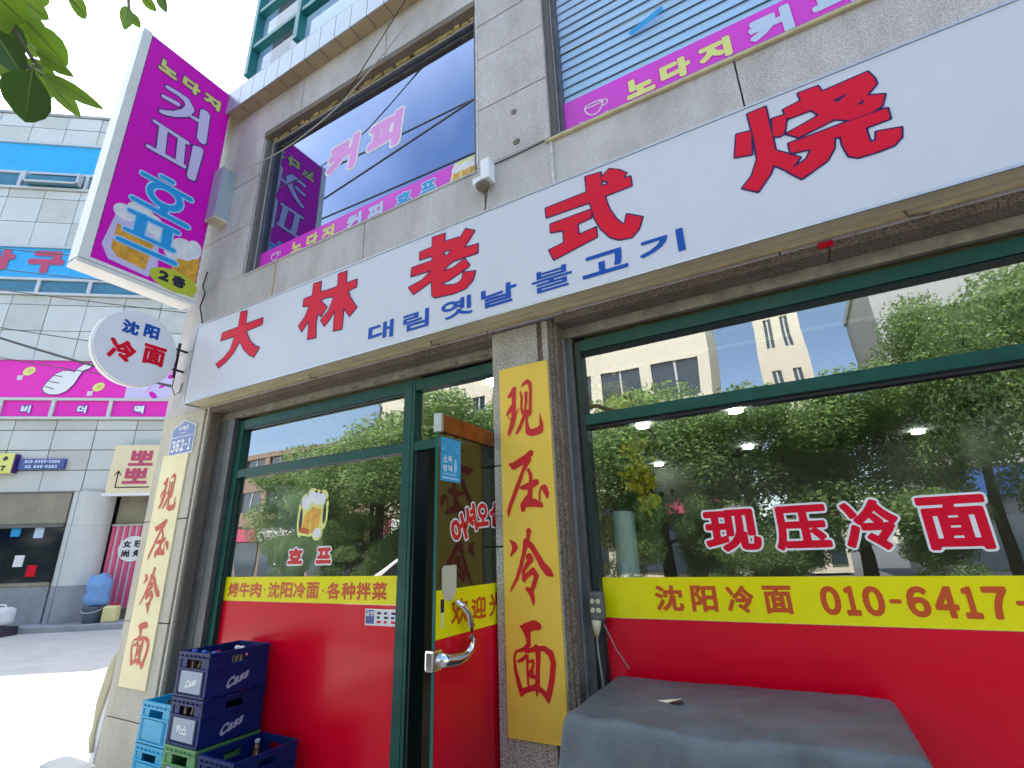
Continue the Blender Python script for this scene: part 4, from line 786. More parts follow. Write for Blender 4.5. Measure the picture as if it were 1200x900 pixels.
# beer glasses print behind the lower letters
g = G()
poly(g, [(-.79, 3.80), (-.73, 3.70), (-.45, 3.68), (-.40, 3.80), (-.44, 4.10), (-.75, 4.12)], mpx, .0006, 2)
poly(g, [(-.73, 3.80), (-.68, 3.745), (-.48, 3.73), (-.46, 4.0), (-.73, 4.02)], mpx, .0009, 0)
poly(g, [(-.30, 3.66), (-.095, 3.66), (-.095, 4.05), (-.30, 4.02)], mpx, .0006, 0)
for u, v, a, b in ((-.70, 4.14, .08, .07), (-.60, 4.20, .10, .09), (-.50, 4.15, .08, .09), (-.43, 4.08, .05, .06), (-.24, 4.06, .10, .10), (-.16, 4.10, .065, .09), (-.32, 4.0, .07, .08)): blob(g, u, v, a, b, mpx, .0011+.0003*(u+1), 1)
g.build('beer_picture', [M['beer'], M['foam'], M['lavender']], ps)
for nm in ('ho', 'peu'): shape_obj(ps, 'lettering', [[(x, y, r*1.2) for x, y, r in s] for s in DATA[nm]], mpx, M['cyan'], [(.012, M['palecyan'])], d=.0042, strokes=True)
g = G(); blob(g, -.26, 3.735, .19, .095, mpx, .0028, 0, 28); poly(g, [(-.26, 3.657), (-.092, 3.657), (-.092, 3.80), (-.26, 3.80)], mpx, .0027, 0); g.build('floor_badge', M['olive'], ps)
letters(ps, [('2', (-.342, 3.745, .080, .085)), ('층', (-.225, 3.747, .108, .105))], mpx, .0075, M['black'], d=.0038)
g = G(); g.box(-4.19, -4.05, -.125, -.001, 4.44, 4.98); g.build('wall_bracket', M['panelb'], ps)
g = G(); g.box(-4.19, -4.046, -.127, -.001, 4.415, 4.438); g.build('bracket_foot', M['cream'], ps)
# round disc sign
dm = thing('round_sign', 'white round disc sign with blue and red Chinese characters beside the corner pillar', 'sign', (-4.3, -.41, 3.1))
g = G(); n = 48; P = [(-.385+.285*math.cos(6.2832*k/n), 3.095+.30*math.sin(6.2832*k/n)) for k in range(n)]
g.prism(P, FX(-4.33), .075, 0); g.build('disc', M['discm'], dm)
g = G(); P2 = [(-.385+.292*math.cos(6.2832*k/n), 3.095+.307*math.sin(6.2832*k/n), ) for k in range(n)]
g.prism(P2, FX(-4.33), .055, .02); g.build('rim', M['white'], dm)
mpr = FX(-4.2545)
letters(dm, [('沈', (-.46, 3.245, .115, .112)), ('阳', (-.315, 3.262, .110, .112))], mpr, .006, M['blue'], d=.0015)
letters(dm, [('冷', (-.480, 3.045, .185, .170)), ('面', (-.262, 3.075, .165, .165))], mpr, .0085, M['red'], d=.0015)
g = G()
for z in (3.02, 3.20): g.tube([(-4.3, -.13, z), (-4.3, 0, z)], .010, 6)
g.tube([(-4.3, -.07, 2.95), (-4.3, -.07, 3.26)], .012, 6); g.build('bracket', M['cable'], dm)
g = G(); g.tube([(-4.28, -.07, 2.98), (-4.27, -.08, 2.86), (-4.27, -.05, 2.80), (-4.28, -.01, 2.84), (-4.28, -.005, 2.92)], .004, 5); g.build('bracket_cable', M['cable'], dm)

# ---- wires on the wall
def wire(label, pts, r=.004, m=None, group='thin cables along the facade'):
    g = G(); g.tube(pts, r, 5); o = g.build('cable', m or M['cable']); return tag(o, label, 'cable', group)
def sag(a, b, s, n=12):
    a, b = Vector(a), Vector(b); return [a.lerp(b, i/n)-Vector((0, 0, s*4*(i/n)*(1-i/n))) for i in range(n+1)]
wire('pale drooping cable from the magenta sign bracket across the upper window', sag((-4.24, -.06, 5.04), (-2.62, -.05, 4.98), .16)+sag((-2.62, -.05, 4.98), (-1.75, -.05, 5.56), .03)[1:], .005, M['cablew'])
wire('thin dark cable rising past the ledge above the upper left window', sag((-2.62, -.05, 4.98), (-1.72, -.14, 5.70), .0)+[Vector((-1.4, -.15, 6.2))], .0035)
wire('dark cable running down the wall edge under the magenta sign', [(-4.19, -.02, 3.95), (-4.20, -.03, 3.80), (-4.16, -.02, 3.72), (-4.20, -.02, 3.6), (-4.10, -.02, 3.40), (-4.0, -.02, 3.26)], .006)
wire('thin cable along the wall joint between the two upper windows', [(-1.23, -.006, 3.74), (-1.0, -.006, 3.742), (-.84, -.006, 3.75)], .004)
wire('thin cable from the small wall box down to the signboard', [(-1.235, -.03, 3.60), (-1.27, -.02, 3.42), (-1.30, -.02, 3.30)], .003)
for i, (z, lab) in enumerate(((6.25, 'topmost'), (5.9, 'second'), (5.55, 'third'), (4.9, 'fourth'), (4.4, 'lowest'))):
    wire(f'{lab} of the overhead cables crossing the pale building over the side street', sag((-13.5+i*.1, -1.2+i*.1, z+.9), (-6.0, 1.8+.2*i, z-.75), .05), .008, group='overhead cables across the side street')
wire('thick twin cable passing under the thumbs-up picture', sag((-14.2, -.5, 6.35), (-7.3, 2.9, 3.85), .12), .022, group='overhead cables across the side street')
for i, (y, z0, z1) in enumerate(((-6.2, 14.8, 13.6), (-6.6, 13.2, 12.3), (-5.6, 11.0, 16.5))):
    wire(['higher', 'lower', 'slanting'][i]+' overhead cable over the main road reflected in the upper left window', sag((-30, y, z0+.6*(i == 2)*-3), (14, y-.5, z1), .7, 20), .03, group='overhead cables over the main road')
jb = thing('junction_box', 'pale electrical junction box with a camera dome on the wall between the upper windows', 'junction box', (-1.25, -.05, 3.65))
g = G(); g.box(-1.265, -1.205, -.075, -.001, 3.60, 3.745); g.build('tall_box', M['plastic'], jb, bevel=.006)
g = G(); g.box(-1.325, -1.268, -.07, -.001, 3.585, 3.635); g.build('small_box', M['plastic'], jb, bevel=.005)
g = G(); g.lathe(-1.27, -.045, [(.012, 3.545), (.036, 3.56), (.042, 3.583)], 14); g.build('dome', M['brownstone'], jb)
for i, (x, z, l) in enumerate(((-1.05, 3.84, 'lower round stain where a fixing was removed from the granite pillar'), (-1.06, 4.08, 'upper small round stain on the granite pillar between the upper windows'))):
    g = G(); g.lathe(0, 0, [(.024-.006*i, 0), (.018, .004)], 12); 
    g.v = [(x+a, -.0012-c, z+b) for a, b, c in g.v]; g.build('fixing_plug', M['brownstone'], B)
# cable connector hanging beside the big window
cc = thing('cable_connector', 'grimy grey cable connector block hanging at the left edge of the yellow strip', 'connector', (-.8, .1, 1.25))
g = G(); g.box(-.838, -.768, .062, .105, 1.205, 1.325); g.build('block', M['grey'], cc, bevel=.014)
for x, z in ((-.815, 1.285), (-.79, 1.285), (-.815, 1.25), (-.79, 1.25)):
    g = G(); g.lathe(0, 0, [(.011, 0), (.008, .006)], 10); g.v = [(x+a, .061-c, z+b) for a, b, c in g.v]; g.build('screw_ring', M['paper'], cc)
g = G(); g.tube([(-.805, .07, 1.212), (-.807, .07, 1.18), (-.81, .072, 1.15)], [.021, .016, .008], 10); g.build('plug', M['paper'], cc, smooth=True)
g = G(); g.tube([(-.81, .072, 1.15), (-.808, .07, 1.08), (-.80, .075, .98), (-.81, .09, .8), (-.82, .1, .3)], .0045, 6); g.tube([(-.775, .07, 1.20), (-.74, .10, 1.10), (-.70, .12, 1.03)], .003, 5); g.build('hanging_cord', M['cordm'], cc)

# ================================================================ crates
def crate(matn, label, loc, rz=0, h=.222, w_=.29, dp=.36, lab=None, side=None, bottles=0, group='plastic bottle crates stacked by the window'):
    m = M[matn]; c = thing('bottle_crate', label, 'crate', loc, rz, group, local=True)
    g = G(); t = .010; x0, x1 = -w_/2, w_/2; y0, y1 = 0, dp
    g.box(x0, x1, y0, y1, 0, .012)
    for yy, s in ((y0, 1), (y1, -1)):        # end walls : posts, lower panel, rim, hand opening between
        a, b = (yy, yy+t) if s > 0 else (yy-t, yy)
        g.box(x0+.02, x1-.02, a+.001, b-.001, .012, h*.62)
        g.box(x0+.02, x0+.075, a+.001, b-.001, h*.62, h-.035); g.box(x1-.075, x1-.02, a+.001, b-.001, h*.62, h-.035)
        g.box(x0, x0+.02, a-.003*s, b, 0, h-.002); g.box(x1-.02, x1, a-.003*s, b, 0, h-.002)
        g.box(x0+.02, x1-.02, a, b, h-.034, h-.001)
        fa = a-.006 if s > 0 else b; fb = a if s > 0 else b+.006
        g.box(x0-.003, x1+.003, fa, fb, h-.014, h); g.box(x0, x1, fa, fb, h-.036, h-.026); g.box(x0, x1, fa, fb, h*.60, h*.60+.008); g.box(x0, x1, fa, fb, .002, .012)
        for k in range(7): xx = x0+.02+k*(w_-.04)/6; g.box(xx-.003, xx+.003, fa+.0005, fb, h-.026, h-.014)
        for xx in (x0+.034, x1-.034): g.box(xx-.0035, xx+.0035, fa+.0005, fb, .012, h*.60)
    for xx, s in ((x0, 1), (x1, -1)):
        a, b = (xx, xx+t) if s > 0 else (xx-t, xx)
        g.box(a, b, y0+t, y0+dp*.36, .012, h-.001); g.box(a, b, y1-dp*.36, y1-t, .012, h-.001)
        g.box(a, b, y0+dp*.36, y1-dp*.36, .012, h*.70); g.box(a, b, y0+dp*.36, y1-dp*.36, h*.86, h-.001)
        fa = a-.005 if s > 0 else b; fb = a if s > 0 else b+.005
        g.box(fa, fb, y0, y1, h-.014, h); g.box(fa, fb, y0, y1, h*.60, h*.60+.006); g.box(fa, fb, y0+.003, y1-.003, .002, .010)
    g.build('crate_body', m, c)
    g = G()
    for k in range(1, 4): g.box(x0+t, x1-t, y0+k*dp/4-.002, y0+k*dp/4+.002, .012, h*.5)
    for k in range(1, 3): g.box(x0+k*w_/3-.002, x0+k*w_/3+.002, y0+t, y1-t, .0125, h*.495)
    g.build('divider', m, c)
    g = G(); g.box(x0+.045, x1-.045, -.0055, -.0005, .022, h*.575); g.build('label_panel', M['cratelab'] if matn != 'cratel' else m, c)
    if lab:
        sh = .25 if lab == 'Cass' else 0
        mp_ = lambda u, v, d: (u+v*sh, -.0056-d, v+u*(.25 if lab == 'Cass' else 0))
        string(c, lab, -.01, h*.34, .10, .042, mp_, .003, M['white'], d=.001, gap=.02, widths=[1.2, .9, .8, .8] if lab == 'Cass' else None)
    if side:
        mp_ = lambda u, v, d: (w_/2+.0005+d, u+v*.25, v+(u-.19)*.30)
        string(c, side, .16, h*.36, .13, .055, mp_, .0035, M['cratelab'], d=.001, gap=.02, widths=[1.2, .9, .8, .8])
    return c
def bottle(loc, label, capm='capb', s=1):
    c = thing('beer_bottle', label, 'bottle', loc, 0, 'bottles standing in the crates', local=True)
    g = G(); g.lathe(0, 0, [(.028, 0), (.030, .01), (.030, .115), (.014, .165), (.0125, .20)], 14); g.build('bottle_glass', M['bottle'], c, smooth=True)
    g = G(); g.lathe(0, 0, [(.0145, .196), (.0145, .206), (.010, .211)], 12); g.build('cap', M[capm], c)
    return c
b0 = .113
crate('crateg', 'green bottle crate at the bottom of the tall stack by the window', (-3.085, -.25, b0))
crate('crateg', 'green bottle crate under the two navy crates in the tall stack', (-3.085, -.25, b0+.226))
crate('crateb', 'navy crate with grey Korean label second from the top of the tall stack', (-3.085, -.25, b0+.452), lab='카스', side='Cass')
crate('crateb', 'navy crate with slanted white beer logo at the top of the tall stack', (-3.085, -.25, b0+.678), lab='Cass', side='Cass')
crate('cratel', 'bottom light blue crate beside the corner pillar', (-3.385, -.245, b0), h=.205)
crate('cratel', 'middle light blue crate in the stack beside the corner pillar', (-3.385, -.245, b0+.209), h=.205)
crate('cratel', 'uppermost light blue crate beside the corner pillar', (-3.385, -.245, b0+.418), h=.205)
crate('crateb', 'lower navy crate of the short stack in front of the red window film', (-2.735, -.27, b0))
crate('crateb', 'upper empty-looking navy crate of the short stack in front of the red window film', (-2.735, -.27, b0+.226))
xs = [-3.18, -3.085, -2.99]; names = ['left', 'middle', 'right']
for k, x in enumerate(xs): bottle((x, -.20, b0+.678+.013), f'beer bottle with blue cap behind the {names[k]} of the top navy crate front', 'capb')
for k, x in enumerate(xs): bottle((x, -.20, b0+.452+.013), f'beer bottle behind the hand opening of the second navy crate, {names[k]} one', 'cratelab')
for k, (x, y) in enumerate(((-3.04, -.03), (-2.995, -.03))): bottle((x, y, b0+.678+.013), ['pale capped bottle further back in the top navy crate', 'pale capped bottle near the rim at the back of the top navy crate'][k], 'plastic')
bottle((-2.80, .0, b0+.226+.013), 'single bottle left inside the short navy crate stack', 'cratelab')

# ================================================================ covered table
ct = thing('covered_table', 'low table covered with a grey-blue tarpaulin under the big window', 'table', (-.28, -.2, .02))
def tarp():
    x0, x1, y0, y1, zt = -.745, .175, -.46, .105, 1.008
    me = bmesh.new(); N, Mm = 90, 60
    import mathutils.noise as mn
    V = {}
    # parametric cloth: inner region = top, outer = skirt
    su = [i/(N-1)*2-1 for i in range(N)]; sv = [j/(Mm-1)*2-1 for j in range(Mm)]
    for i, a in enumerate(su):
        for j, b in enumerate(sv):
            ax, bx = abs(a), abs(b); tx = .55; 
            u = min(ax/tx, 1)*(1 if a > 0 else -1); v = min(bx/tx, 1)*(1 if b > 0 else -1)
            dx = max(ax-tx, 0)/(1-tx); dy = max(bx-tx, 0)/(1-tx); drop = max(dx, dy)
            X = (x0+x1)/2+u*(x1-x0)/2; Y = (y0+y1)/2+v*(y1-y0)/2
            if i and False: pass
            n1 = mn.noise(Vector((X*2.2, Y*2.2, 1.3))); n2 = mn.noise(Vector((X*6, Y*6, 4)))
            Z = zt+.006*n1+.003*n2
            Z += .007*abs(mn.noise(Vector((X*5+Y*3, Y*9-X*2, 7.7))))-.004*math.exp(-((X+.35)-(Y+.2)*1.3)**2/.0004); Z -= .020*math.exp(-((X+.30)**2/.02+(Y+.50)**2/.008)) - .006*math.exp(-((X-.02)-(Y+.2)*.9)**2/.0006)
            # rounded edges
            if drop > 0:
                H = .86 if b < 0 or dx > 0 else .30
                H = .86
                out = .10*drop+.03*math.sin(drop*3)
                per = (X*9 if dy >= dx else Y*10)
                fold = .048*min(drop*1.8, 1)*math.sin(per*1.7+1.2*math.sin(per*.6))+.018*min(drop*2, 1)*math.sin(per*4.1)
                corner = min(dx, dy)
                if dy >= dx and b < 0: Y -= out+fold; X += (u if ax > tx else 0)*corner*.10
                elif dy >= dx: Y += .012*min(drop*4, 1)
                if dx > dy: X += (out+fold)*(1 if a > 0 else -1)*(1 if a > 0 else .55); Y -= (corner*.10 if b < 0 else 0)
                Z -= H*drop
                Z += .02*corner
            V[i, j] = me.verts.new((X-ct.location.x, Y-ct.location.y, Z-ct.location.z))
    for i in range(N-1):
        for j in range(Mm-1): me.faces.new((V[i, j], V[i+1, j], V[i+1, j+1], V[i, j+1]))
    m_ = bpy.data.meshes.new('tarpaulin'); me.to_mesh(m_); me.free(); m_.materials.append(M['tarp'])
    m_.polygons.foreach_set('use_smooth', [True]*len(m_.polygons))
    o = bpy.data.objects.new('tarpaulin', m_); COL.objects.link(o); o.parent = ct
    s = o.modifiers.new('s', 'SOLIDIFY'); s.thickness = .003; s.offset = -1
    ss = o.modifiers.new('ss', 'SUBSURF'); ss.levels = 1; ss.render_levels = 1
tarp()
for x in (-.68, .11):
    for y in (-.40, .05):
        g = G(); g.box(x-.02, x+.02, y-.02, y+.02, .115, .93); g.build('leg', M['grey'], ct)
g = G(); g.box(-.72, .15, -.43, .08, .93, .955); g.build('table_top', M['wood'], ct)
g = G(); g.v = [(-.475, -.215, 1.008), (-.455, -.235, 1.02), (-.425, -.225, 1.028), (-.42, -.205, 1.012), (-.45, -.20, 1.018), (-.51, -.205, 1.010)]; g.f = [(0, 1, 4), (1, 2, 4), (2, 3, 4), (5, 0, 4)]; g.mi = [0]*4
o = g.build('dry_leaf', M['paper']); tag(o, 'small curled pale dry leaf lying on the grey tarpaulin', 'leaf')
o.modifiers.new('s', 'SOLIDIFY').thickness = .0015

# ================================================================ bits at the corner pillar
pw = thing('folded_sheet', 'bundle of folded white sheeting leaning behind the left corner pillar', 'sheeting', (-5.0, .35, 0))
g = G(); g.tube([(-5.10, .36, .02), (-5.04, .34, .30), (-5.02, .36, .62), (-5.06, .38, .93)], [.10, .09, .11, .07], 9); g.build('sheet', M['can'], pw)
g = G()
for k in range(5): g.tube([(-5.08-.012*k, .25, .12+.02*k), (-5.12+.03*k, .25, .45+.04*k), (-5.10+.02*k, .27, .70+.03*k)], .016, 6)
g.build('pole', M['paper'], pw)
g = G(); g.box(-4.95, -4.50, -.14, .06, .005, .20); o = g.build('stone_block', M['conc'], bevel=.05); tag(o, 'low pale rounded concrete block at the foot of the corner pillar', 'block')
# ================================================================ the pale building across the side street (local frame: x along facade, -y outward)
LO = (-15.81, 4.80, 0); LR = R_(36.29)
L = thing('tiled_building', 'pale panelled building across the side street with blue and magenta window bands', 'building', LO, LR, local=True)
g = G(); g.box(-16, 9, .06, 8, 3.37, 16.15); g.box(-16, 9, 1.2, 8, 0, 3.37); g.build('core', M['joint'], L)
g = G(); g.box(-16.05, 9.05, -.04, .4, 16.15, 16.25); g.build('coping', M['lbgrey'], L)
cols = [-9.6, -8.56, -7.5, -6.45, -5.42, -4.38, -3.34, -2.30, -1.26, -.22, .82, 1.86, 2.9, 3.94]
rows_u = [(15.62, 16.14), (14.98, 15.62)]; rows_m = [(12.76, 13.08), (11.86, 12.76), (10.98, 11.86)]
rows_l = [(8.95, 9.26), (8.10, 8.95), (7.24, 8.10)]; rows_b = [(5.08, 5.38), (4.52, 5.08), (3.96, 4.52), (3.37, 3.96)]
def panel_row(rows, xoff=0., alt=0.):
    for z0, z1 in rows:
        X = [c+xoff for c in cols]
        for a, b in zip(X[:-1], X[1:]):
            e = rnd.uniform(-.006, .006); g = G(); g.box(a+.012, b-.012, .0+e, .058, z0+.012, z1-.012)
            g.build('cladding_panel', M['lbpanel2'] if rnd.random() < .3 else M['lbpanel'], L)
panel_row(rows_u); panel_row(rows_m); panel_row(rows_l, .05); panel_row(rows_b, .10)
def band(z0, zs, z1, film_m, xs, sub_m):
    f = G(); x0, x1 = -16, 9
    f.box(x0, x1, -.06, .05, z1-.05, z1+.03); f.box(x0, x1, -.07, .05, z0-.04, z0+.04); f.box(x0, x1, -.05, .05, zs-.04, zs+.04)
    for x in xs: f.box(x-.05, x+.05, -.048, .05, z0+.04, zs-.04)
    wf = f.build('window_band', M['lbframe'], L)
    g = G(); g.box(x0, x1, .0, .03, zs+.04, z1-.05); g.build('film_panel', film_m, wf)
    X = [x0]+list(xs)+[x1]
    for a, b in zip(X[:-1], X[1:]): g = G(); g.box(a+.05, b-.05, .01, .03, z0+.04, zs-.04); g.build('pane', sub_m, wf)
    return wf
wa = band(13.12, 13.72, 14.95, M['lbblue'], [-7.5, -5.2, -3.25, -1.2, .9], M['lbwin'])
wb = band(9.30, 9.80, 10.95, M['lbblue'], [-8, -5.8, -3.72, -2.30, -.2, 1.8], M['lbwin'])
wc = band(5.42, 5.98, 7.20, M['mag'], [-7.6, -5.6, -3.72, -2.40, -.92, .70], M['mag'])
g = G(); g.box(-4.95, -3.35, -.26, -.20, 13.22, 13.27); g.box(-4.95, -4.9, -.26, -.05, 13.22, 13.62); g.box(-3.4, -3.35, -.26, -.05, 13.22, 13.62); g.build('open_sash', M['lbframe'], wa)
g = G(); g.box(-4.9, -3.4, -.20, -.07, 13.2, 13.5); g.build('sash_shadow_gap', M['lbwin'], wa)
LM = lambda y: (lambda u, v, d: (u, y-d, v))
letters(wb, [('구', (-3.72, 10.42, 1.0, .78)), ('당', (-5.1, 10.42, 1.0, .78))], LM(-.001), .07, M['lbred'], d=.02, res=50)
mpc = LM(-.002)
# thumbs-up picture, cartoon pineapples
hand = [(-2.80, 6.30), (-2.72, 6.50), (-2.64, 6.62), (-2.56, 6.74), (-2.40, 6.84), (-2.22, 6.84), (-2.08, 6.80), (-2.02, 6.93), (-1.86, 7.06), (-1.72, 7.10), (-1.66, 7.03), (-1.72, 6.93), (-1.88, 6.86), (-1.94, 6.70), (-2.02, 6.45), (-2.16, 6.24), (-2.34, 6.13), (-2.56, 6.12), (-2.72, 6.18)]
shape_obj(wc, 'thumbs_up_picture', [[hand]], mpc, M['white'], [(.022, M['navy'])], d=.02, res=80)
shape_obj(wc, 'finger_line', [[[-2.62, 6.70, .010], [-2.38, 6.66, .012]], [[-2.70, 6.52, .010], [-2.42, 6.46, .012]], [[-2.74, 6.36, .010], [-2.50, 6.28, .012]]], mpc, M['navy'], d=.03, strokes=True, res=60)
for u, v in ((-3.27, 6.82), (-1.36, 6.36), (-4.2, 6.55)):
    g = G(); blob(g, u, v, .17, .13, mpc, .012, 0, 10, .5); blob(g, u-.19, v-.20, .10, .05, mpc, .011, 1, 8, .8); blob(g, u-.19, v-.20, .10, .05, mpc, .0115, 1, 8, 2.4); blob(g, u+.02, v+.01, .09, .06, mpc, .014, 2, 8, .5)
    g.build('fruit_picture', [M['yl'], M['whites'], M['gold']], wc)
g = G(); poly(g, [(-.62, 6.02), (.62, 6.02), (.62, 7.05), (-.62, 7.05)], mpc, .010, 0)
for k in range(16):
    u, v = rnd.uniform(-.55, .55), rnd.uniform(6.1, 6.95); blob(g, u, v, rnd.uniform(.05, .16), rnd.uniform(.03, .10), mpc, .011+k*.0003, 1+k % 3, 9, rnd.random()*3)
g.build('patterned_poster', [M['lavender'], M['purple'], M['pale'], M['pinkl']], wc)
letters(wc, [('비', (-3.08, 5.69, .26, .24)), ('더', (-1.65, 5.69, .26, .24)), ('떡', (-.16, 5.69, .28, .26))], LM(.009), .014, M['white'], [(.02, M['blue'])], d=.02, res=36)
# ground storey
g = G(); g.box(-16, -1.35, -.02, .3, 2.56, 3.34); g.build('shop_header', M['lbcream'], L)
g = G(); g.box(-16, -1.35, -.05, .05, 2.46, 2.55); g.box(-16, 3.2, -.03, .0, 3.342, 3.39); g.build('header_trim', M['joint'], L)
g = G(); g.box(-16, -1.35, .05, .10, 1.12, 2.45); g.build('shop_glass', M['lbdark'], L)
g = G(); g.box(-16, -1.35, -.04, .2, 1.02, 1.11); g.build('shop_sill', M['lbcream'], L)
g = G(); g.box(-16, -1.35, -.02, .2, .14, 1.015); g.build('shop_base', M['lbgrey'], L)
for k, (u, v, m_) in enumerate(((-2.35, 1.5, 'white'), (-2.0, 1.25, 'red'), (-2.6, 2.25, 'cyan'), (-2.05, 2.2, 'pale'))):
    g = G(); g.box(u, u+.22, .035, .049, v, v+.28); g.build('window_notice', M[m_], L)
for z0, z1, mm in ((0.14, 1.0, 'lbgrey'), (1.006, 2.48, 'lbpanel'), (2.486, 3.36, 'lbpanel')):
    for a, b in ((180, 250), (252, 360)):
        g = G(); n = 10; P = [(-.88+.50*math.cos(R_(a+(b-a)*i/n)), .25+.50*math.sin(R_(a+(b-a)*i/n))) for i in range(n+1)]
        vs = [(x, y, z0) for x, y in P]+[(x, y, z1) for x, y in P]; g.add(vs, [(i, i+1, n+2+i, n+1+i) for i in range(n)]+[tuple(reversed(range(n+1)))[::1], tuple(range(n+1, 2*n+2))])
        g.build('column_panel', M[mm], L, smooth=False)
g = G(); g.box(-.33, 9, .35, .4, .14, 3.33); g.build('recess_wall', M['lbcream'], L)
g = G(); g.box(-16.2, 9, -.75, .34, -.3, .14); g.build('base_step', M['lbgrey'], L, bevel=.02)
sp = thing('striped_panel', 'pink and white striped shop panel with a round white badge across the side street', 'panel', LO, LR, local=True)
for k in range(16):
    a = -.30+k*.16; g = G(); g.box(a, a+.08, .22, .26, .42, 2.46); g.build('stripe', M['pinks'] if k % 2 == 0 else M['pinks'], sp)
g = G(); g.box(-.31, 2.3, .262, .29, .40, 2.47); g.build('panel_back', M['whites'], sp); g = G(); g.box(-.32, 2.3, .20, .30, 2.471, 2.51); g.build('panel_rail', M['lbframe'], sp)
g = G(); blob(g, .31, 1.87, .36, .33, LM(.21), .004, 0, 24); g.build('badge', M['white'], sp)
letters(sp, [('女', (.16, 1.99, .2, .18)), ('旺', (.44, 1.99, .2, .18)), ('尚', (.16, 1.75, .2, .18)), ('角', (.44, 1.75, .2, .18))], LM(.204), .008, M['black'], d=.004, res=30)
ss = thing('shop_sign', 'cream sign with crimson Korean letters and an arrow over the striped panel', 'sign', LO, LR, local=True)
g = G(); g.box(-.30, 1.6, -.42, -.30, 3.28, 4.56); g.build('sign_panel', M['yl'] if 0 else M['paper2'], ss); g = G(); g.box(-.36, 1.62, -.44, -.28, 3.20, 3.275); g.build('sign_trim', M['white'], ss)
letters(ss, [('뽀', (.42, 4.20, .62, .42)), ('뽀', (.36, 3.72, .62, .42))], LM(-.421), .022, M['lbred'], d=.006, res=44)
shape_obj(ss, 'arrow', [[[-.08, 3.42, .015], [-.08, 3.84, .015]], [[-.16, 3.74, .014], [-.08, 3.86, .014], [.0, 3.74, .014]], [[-.08, 3.42, .015], [.75, 3.42, .015]]], LM(-.421), M['black'], d=.006, strokes=True, res=60)
bs = thing('shop_sign', 'dark blue phone number sign beside a small cream sign on the pale panelled wall', 'sign', LO, LR, local=True)
g = G(); g.box(-2.80, -1.68, -.10, -.01, 3.98, 4.26); g.build('sign_panel', M['plateb'], bs)
string(bs, '010-5453-0286', -2.22, 4.19, .86, .085, LM(-.101), .008, M['pale'], d=.004, res=24); string(bs, '02.849-5292', -2.22, 4.05, .78, .085, LM(-.101), .008, M['pale'], d=.004, res=24)
cs = thing('shop_sign', 'small cream square sign with dark marks left of the dark blue phone sign', 'sign', LO, LR, local=True)
g = G(); g.box(-3.9, -2.86, -.20, -.05, 3.86, 4.40); g.build('sign_panel', M['yl'], cs, bevel=.03); g = G(); g.box(-2.9, -2.82, -.18, -.04, 3.88, 4.38); g.build('sign_side', M['navy'], cs)
letters(cs, [('人', (-3.30, 4.26, .13, .14)), ('小', (-3.05, 4.26, .13, .14)), ('心', (-3.30, 4.00, .13, .14)), ('了', (-3.05, 4.00, .13, .14))], LM(-.201), .012, M['black'], d=.004, res=24)
def LW(x, y, z=0):
    return Vector(LO)+Vector((x*math.cos(LR)-y*math.sin(LR), x*math.sin(LR)+y*math.cos(LR), z))
def loc_thing(name, label, cat, x, y, z, group=None): return thing(name, label, cat, LW(x, y, z), LR, group, local=True)
bk = loc_thing('bucket', 'grey bucket with a wire handle beside the round column', 'bucket', .02, -.35, .14)
g = G(); g.lathe(0, 0, [(.17, 0), (.22, .36), (.235, .37)], 18); g.build('bucket_body', M['bucket'], bk, smooth=True)
g = G(); g.tube([(.24*math.cos(R_(180+t)), -.05-.20*math.sin(R_(t)), .34-.10*math.sin(R_(t))) for t in range(0, 181, 20)], .012, 6); g.build('bucket_handle', M['alu'], bk)
bg_ = loc_thing('sack', 'stuffed light blue plastic sack standing on the grey bucket', 'sack', .02, -.33, .50)
g = G(); g.lathe(0, 0, [(.12, 0), (.26, .08), (.28, .22), (.24, .32), (.29, .45), (.27, .62), (.20, .72), (.10, .76)], 18)
g.v = [(x*(1+.10*math.sin(9*z+3*x*9)), y*.8, z+.03*math.sin(x*22)) for x, y, z in g.v]; g.build('sack_body', M['bag'], bg_, smooth=True)
yc = loc_thing('container', 'small cream plastic jerrycan beside the grey bucket', 'container', .46, -.40, .14)
g = G(); g.box(-.16, .16, -.12, .12, 0, .38); g.build('container_body', M['yelc'], yc, bevel=.05); g = G(); g.lathe(.06, 0, [(.04, .38), (.04, .43)], 10); g.build('cap', M['red'], yc)
wc_ = loc_thing('container', 'white rounded plastic can on the dark planter by the shop base', 'container', -1.55, -1.0, .22)
g = G(); g.box(-.25, .25, -.16, .16, 0, .40); g.build('container_body', M['can'], wc_, bevel=.10); g = G(); g.tube([(-.12, 0, .40), (-.08, 0, .45), (.04, 0, .45), (.08, 0, .40)], .02, 6); g.build('handle', M['can'], wc_)
pl = loc_thing('planter', 'long dark planter trough along the grey shop base', 'planter', -4, -1.0, 0)
g = G(); g.box(-5, 2.75, -.25, .2, .0, .20); g.box(-5, 1.9, .02, .2, .2, .42); g.build('trough', M['planter'], pl)

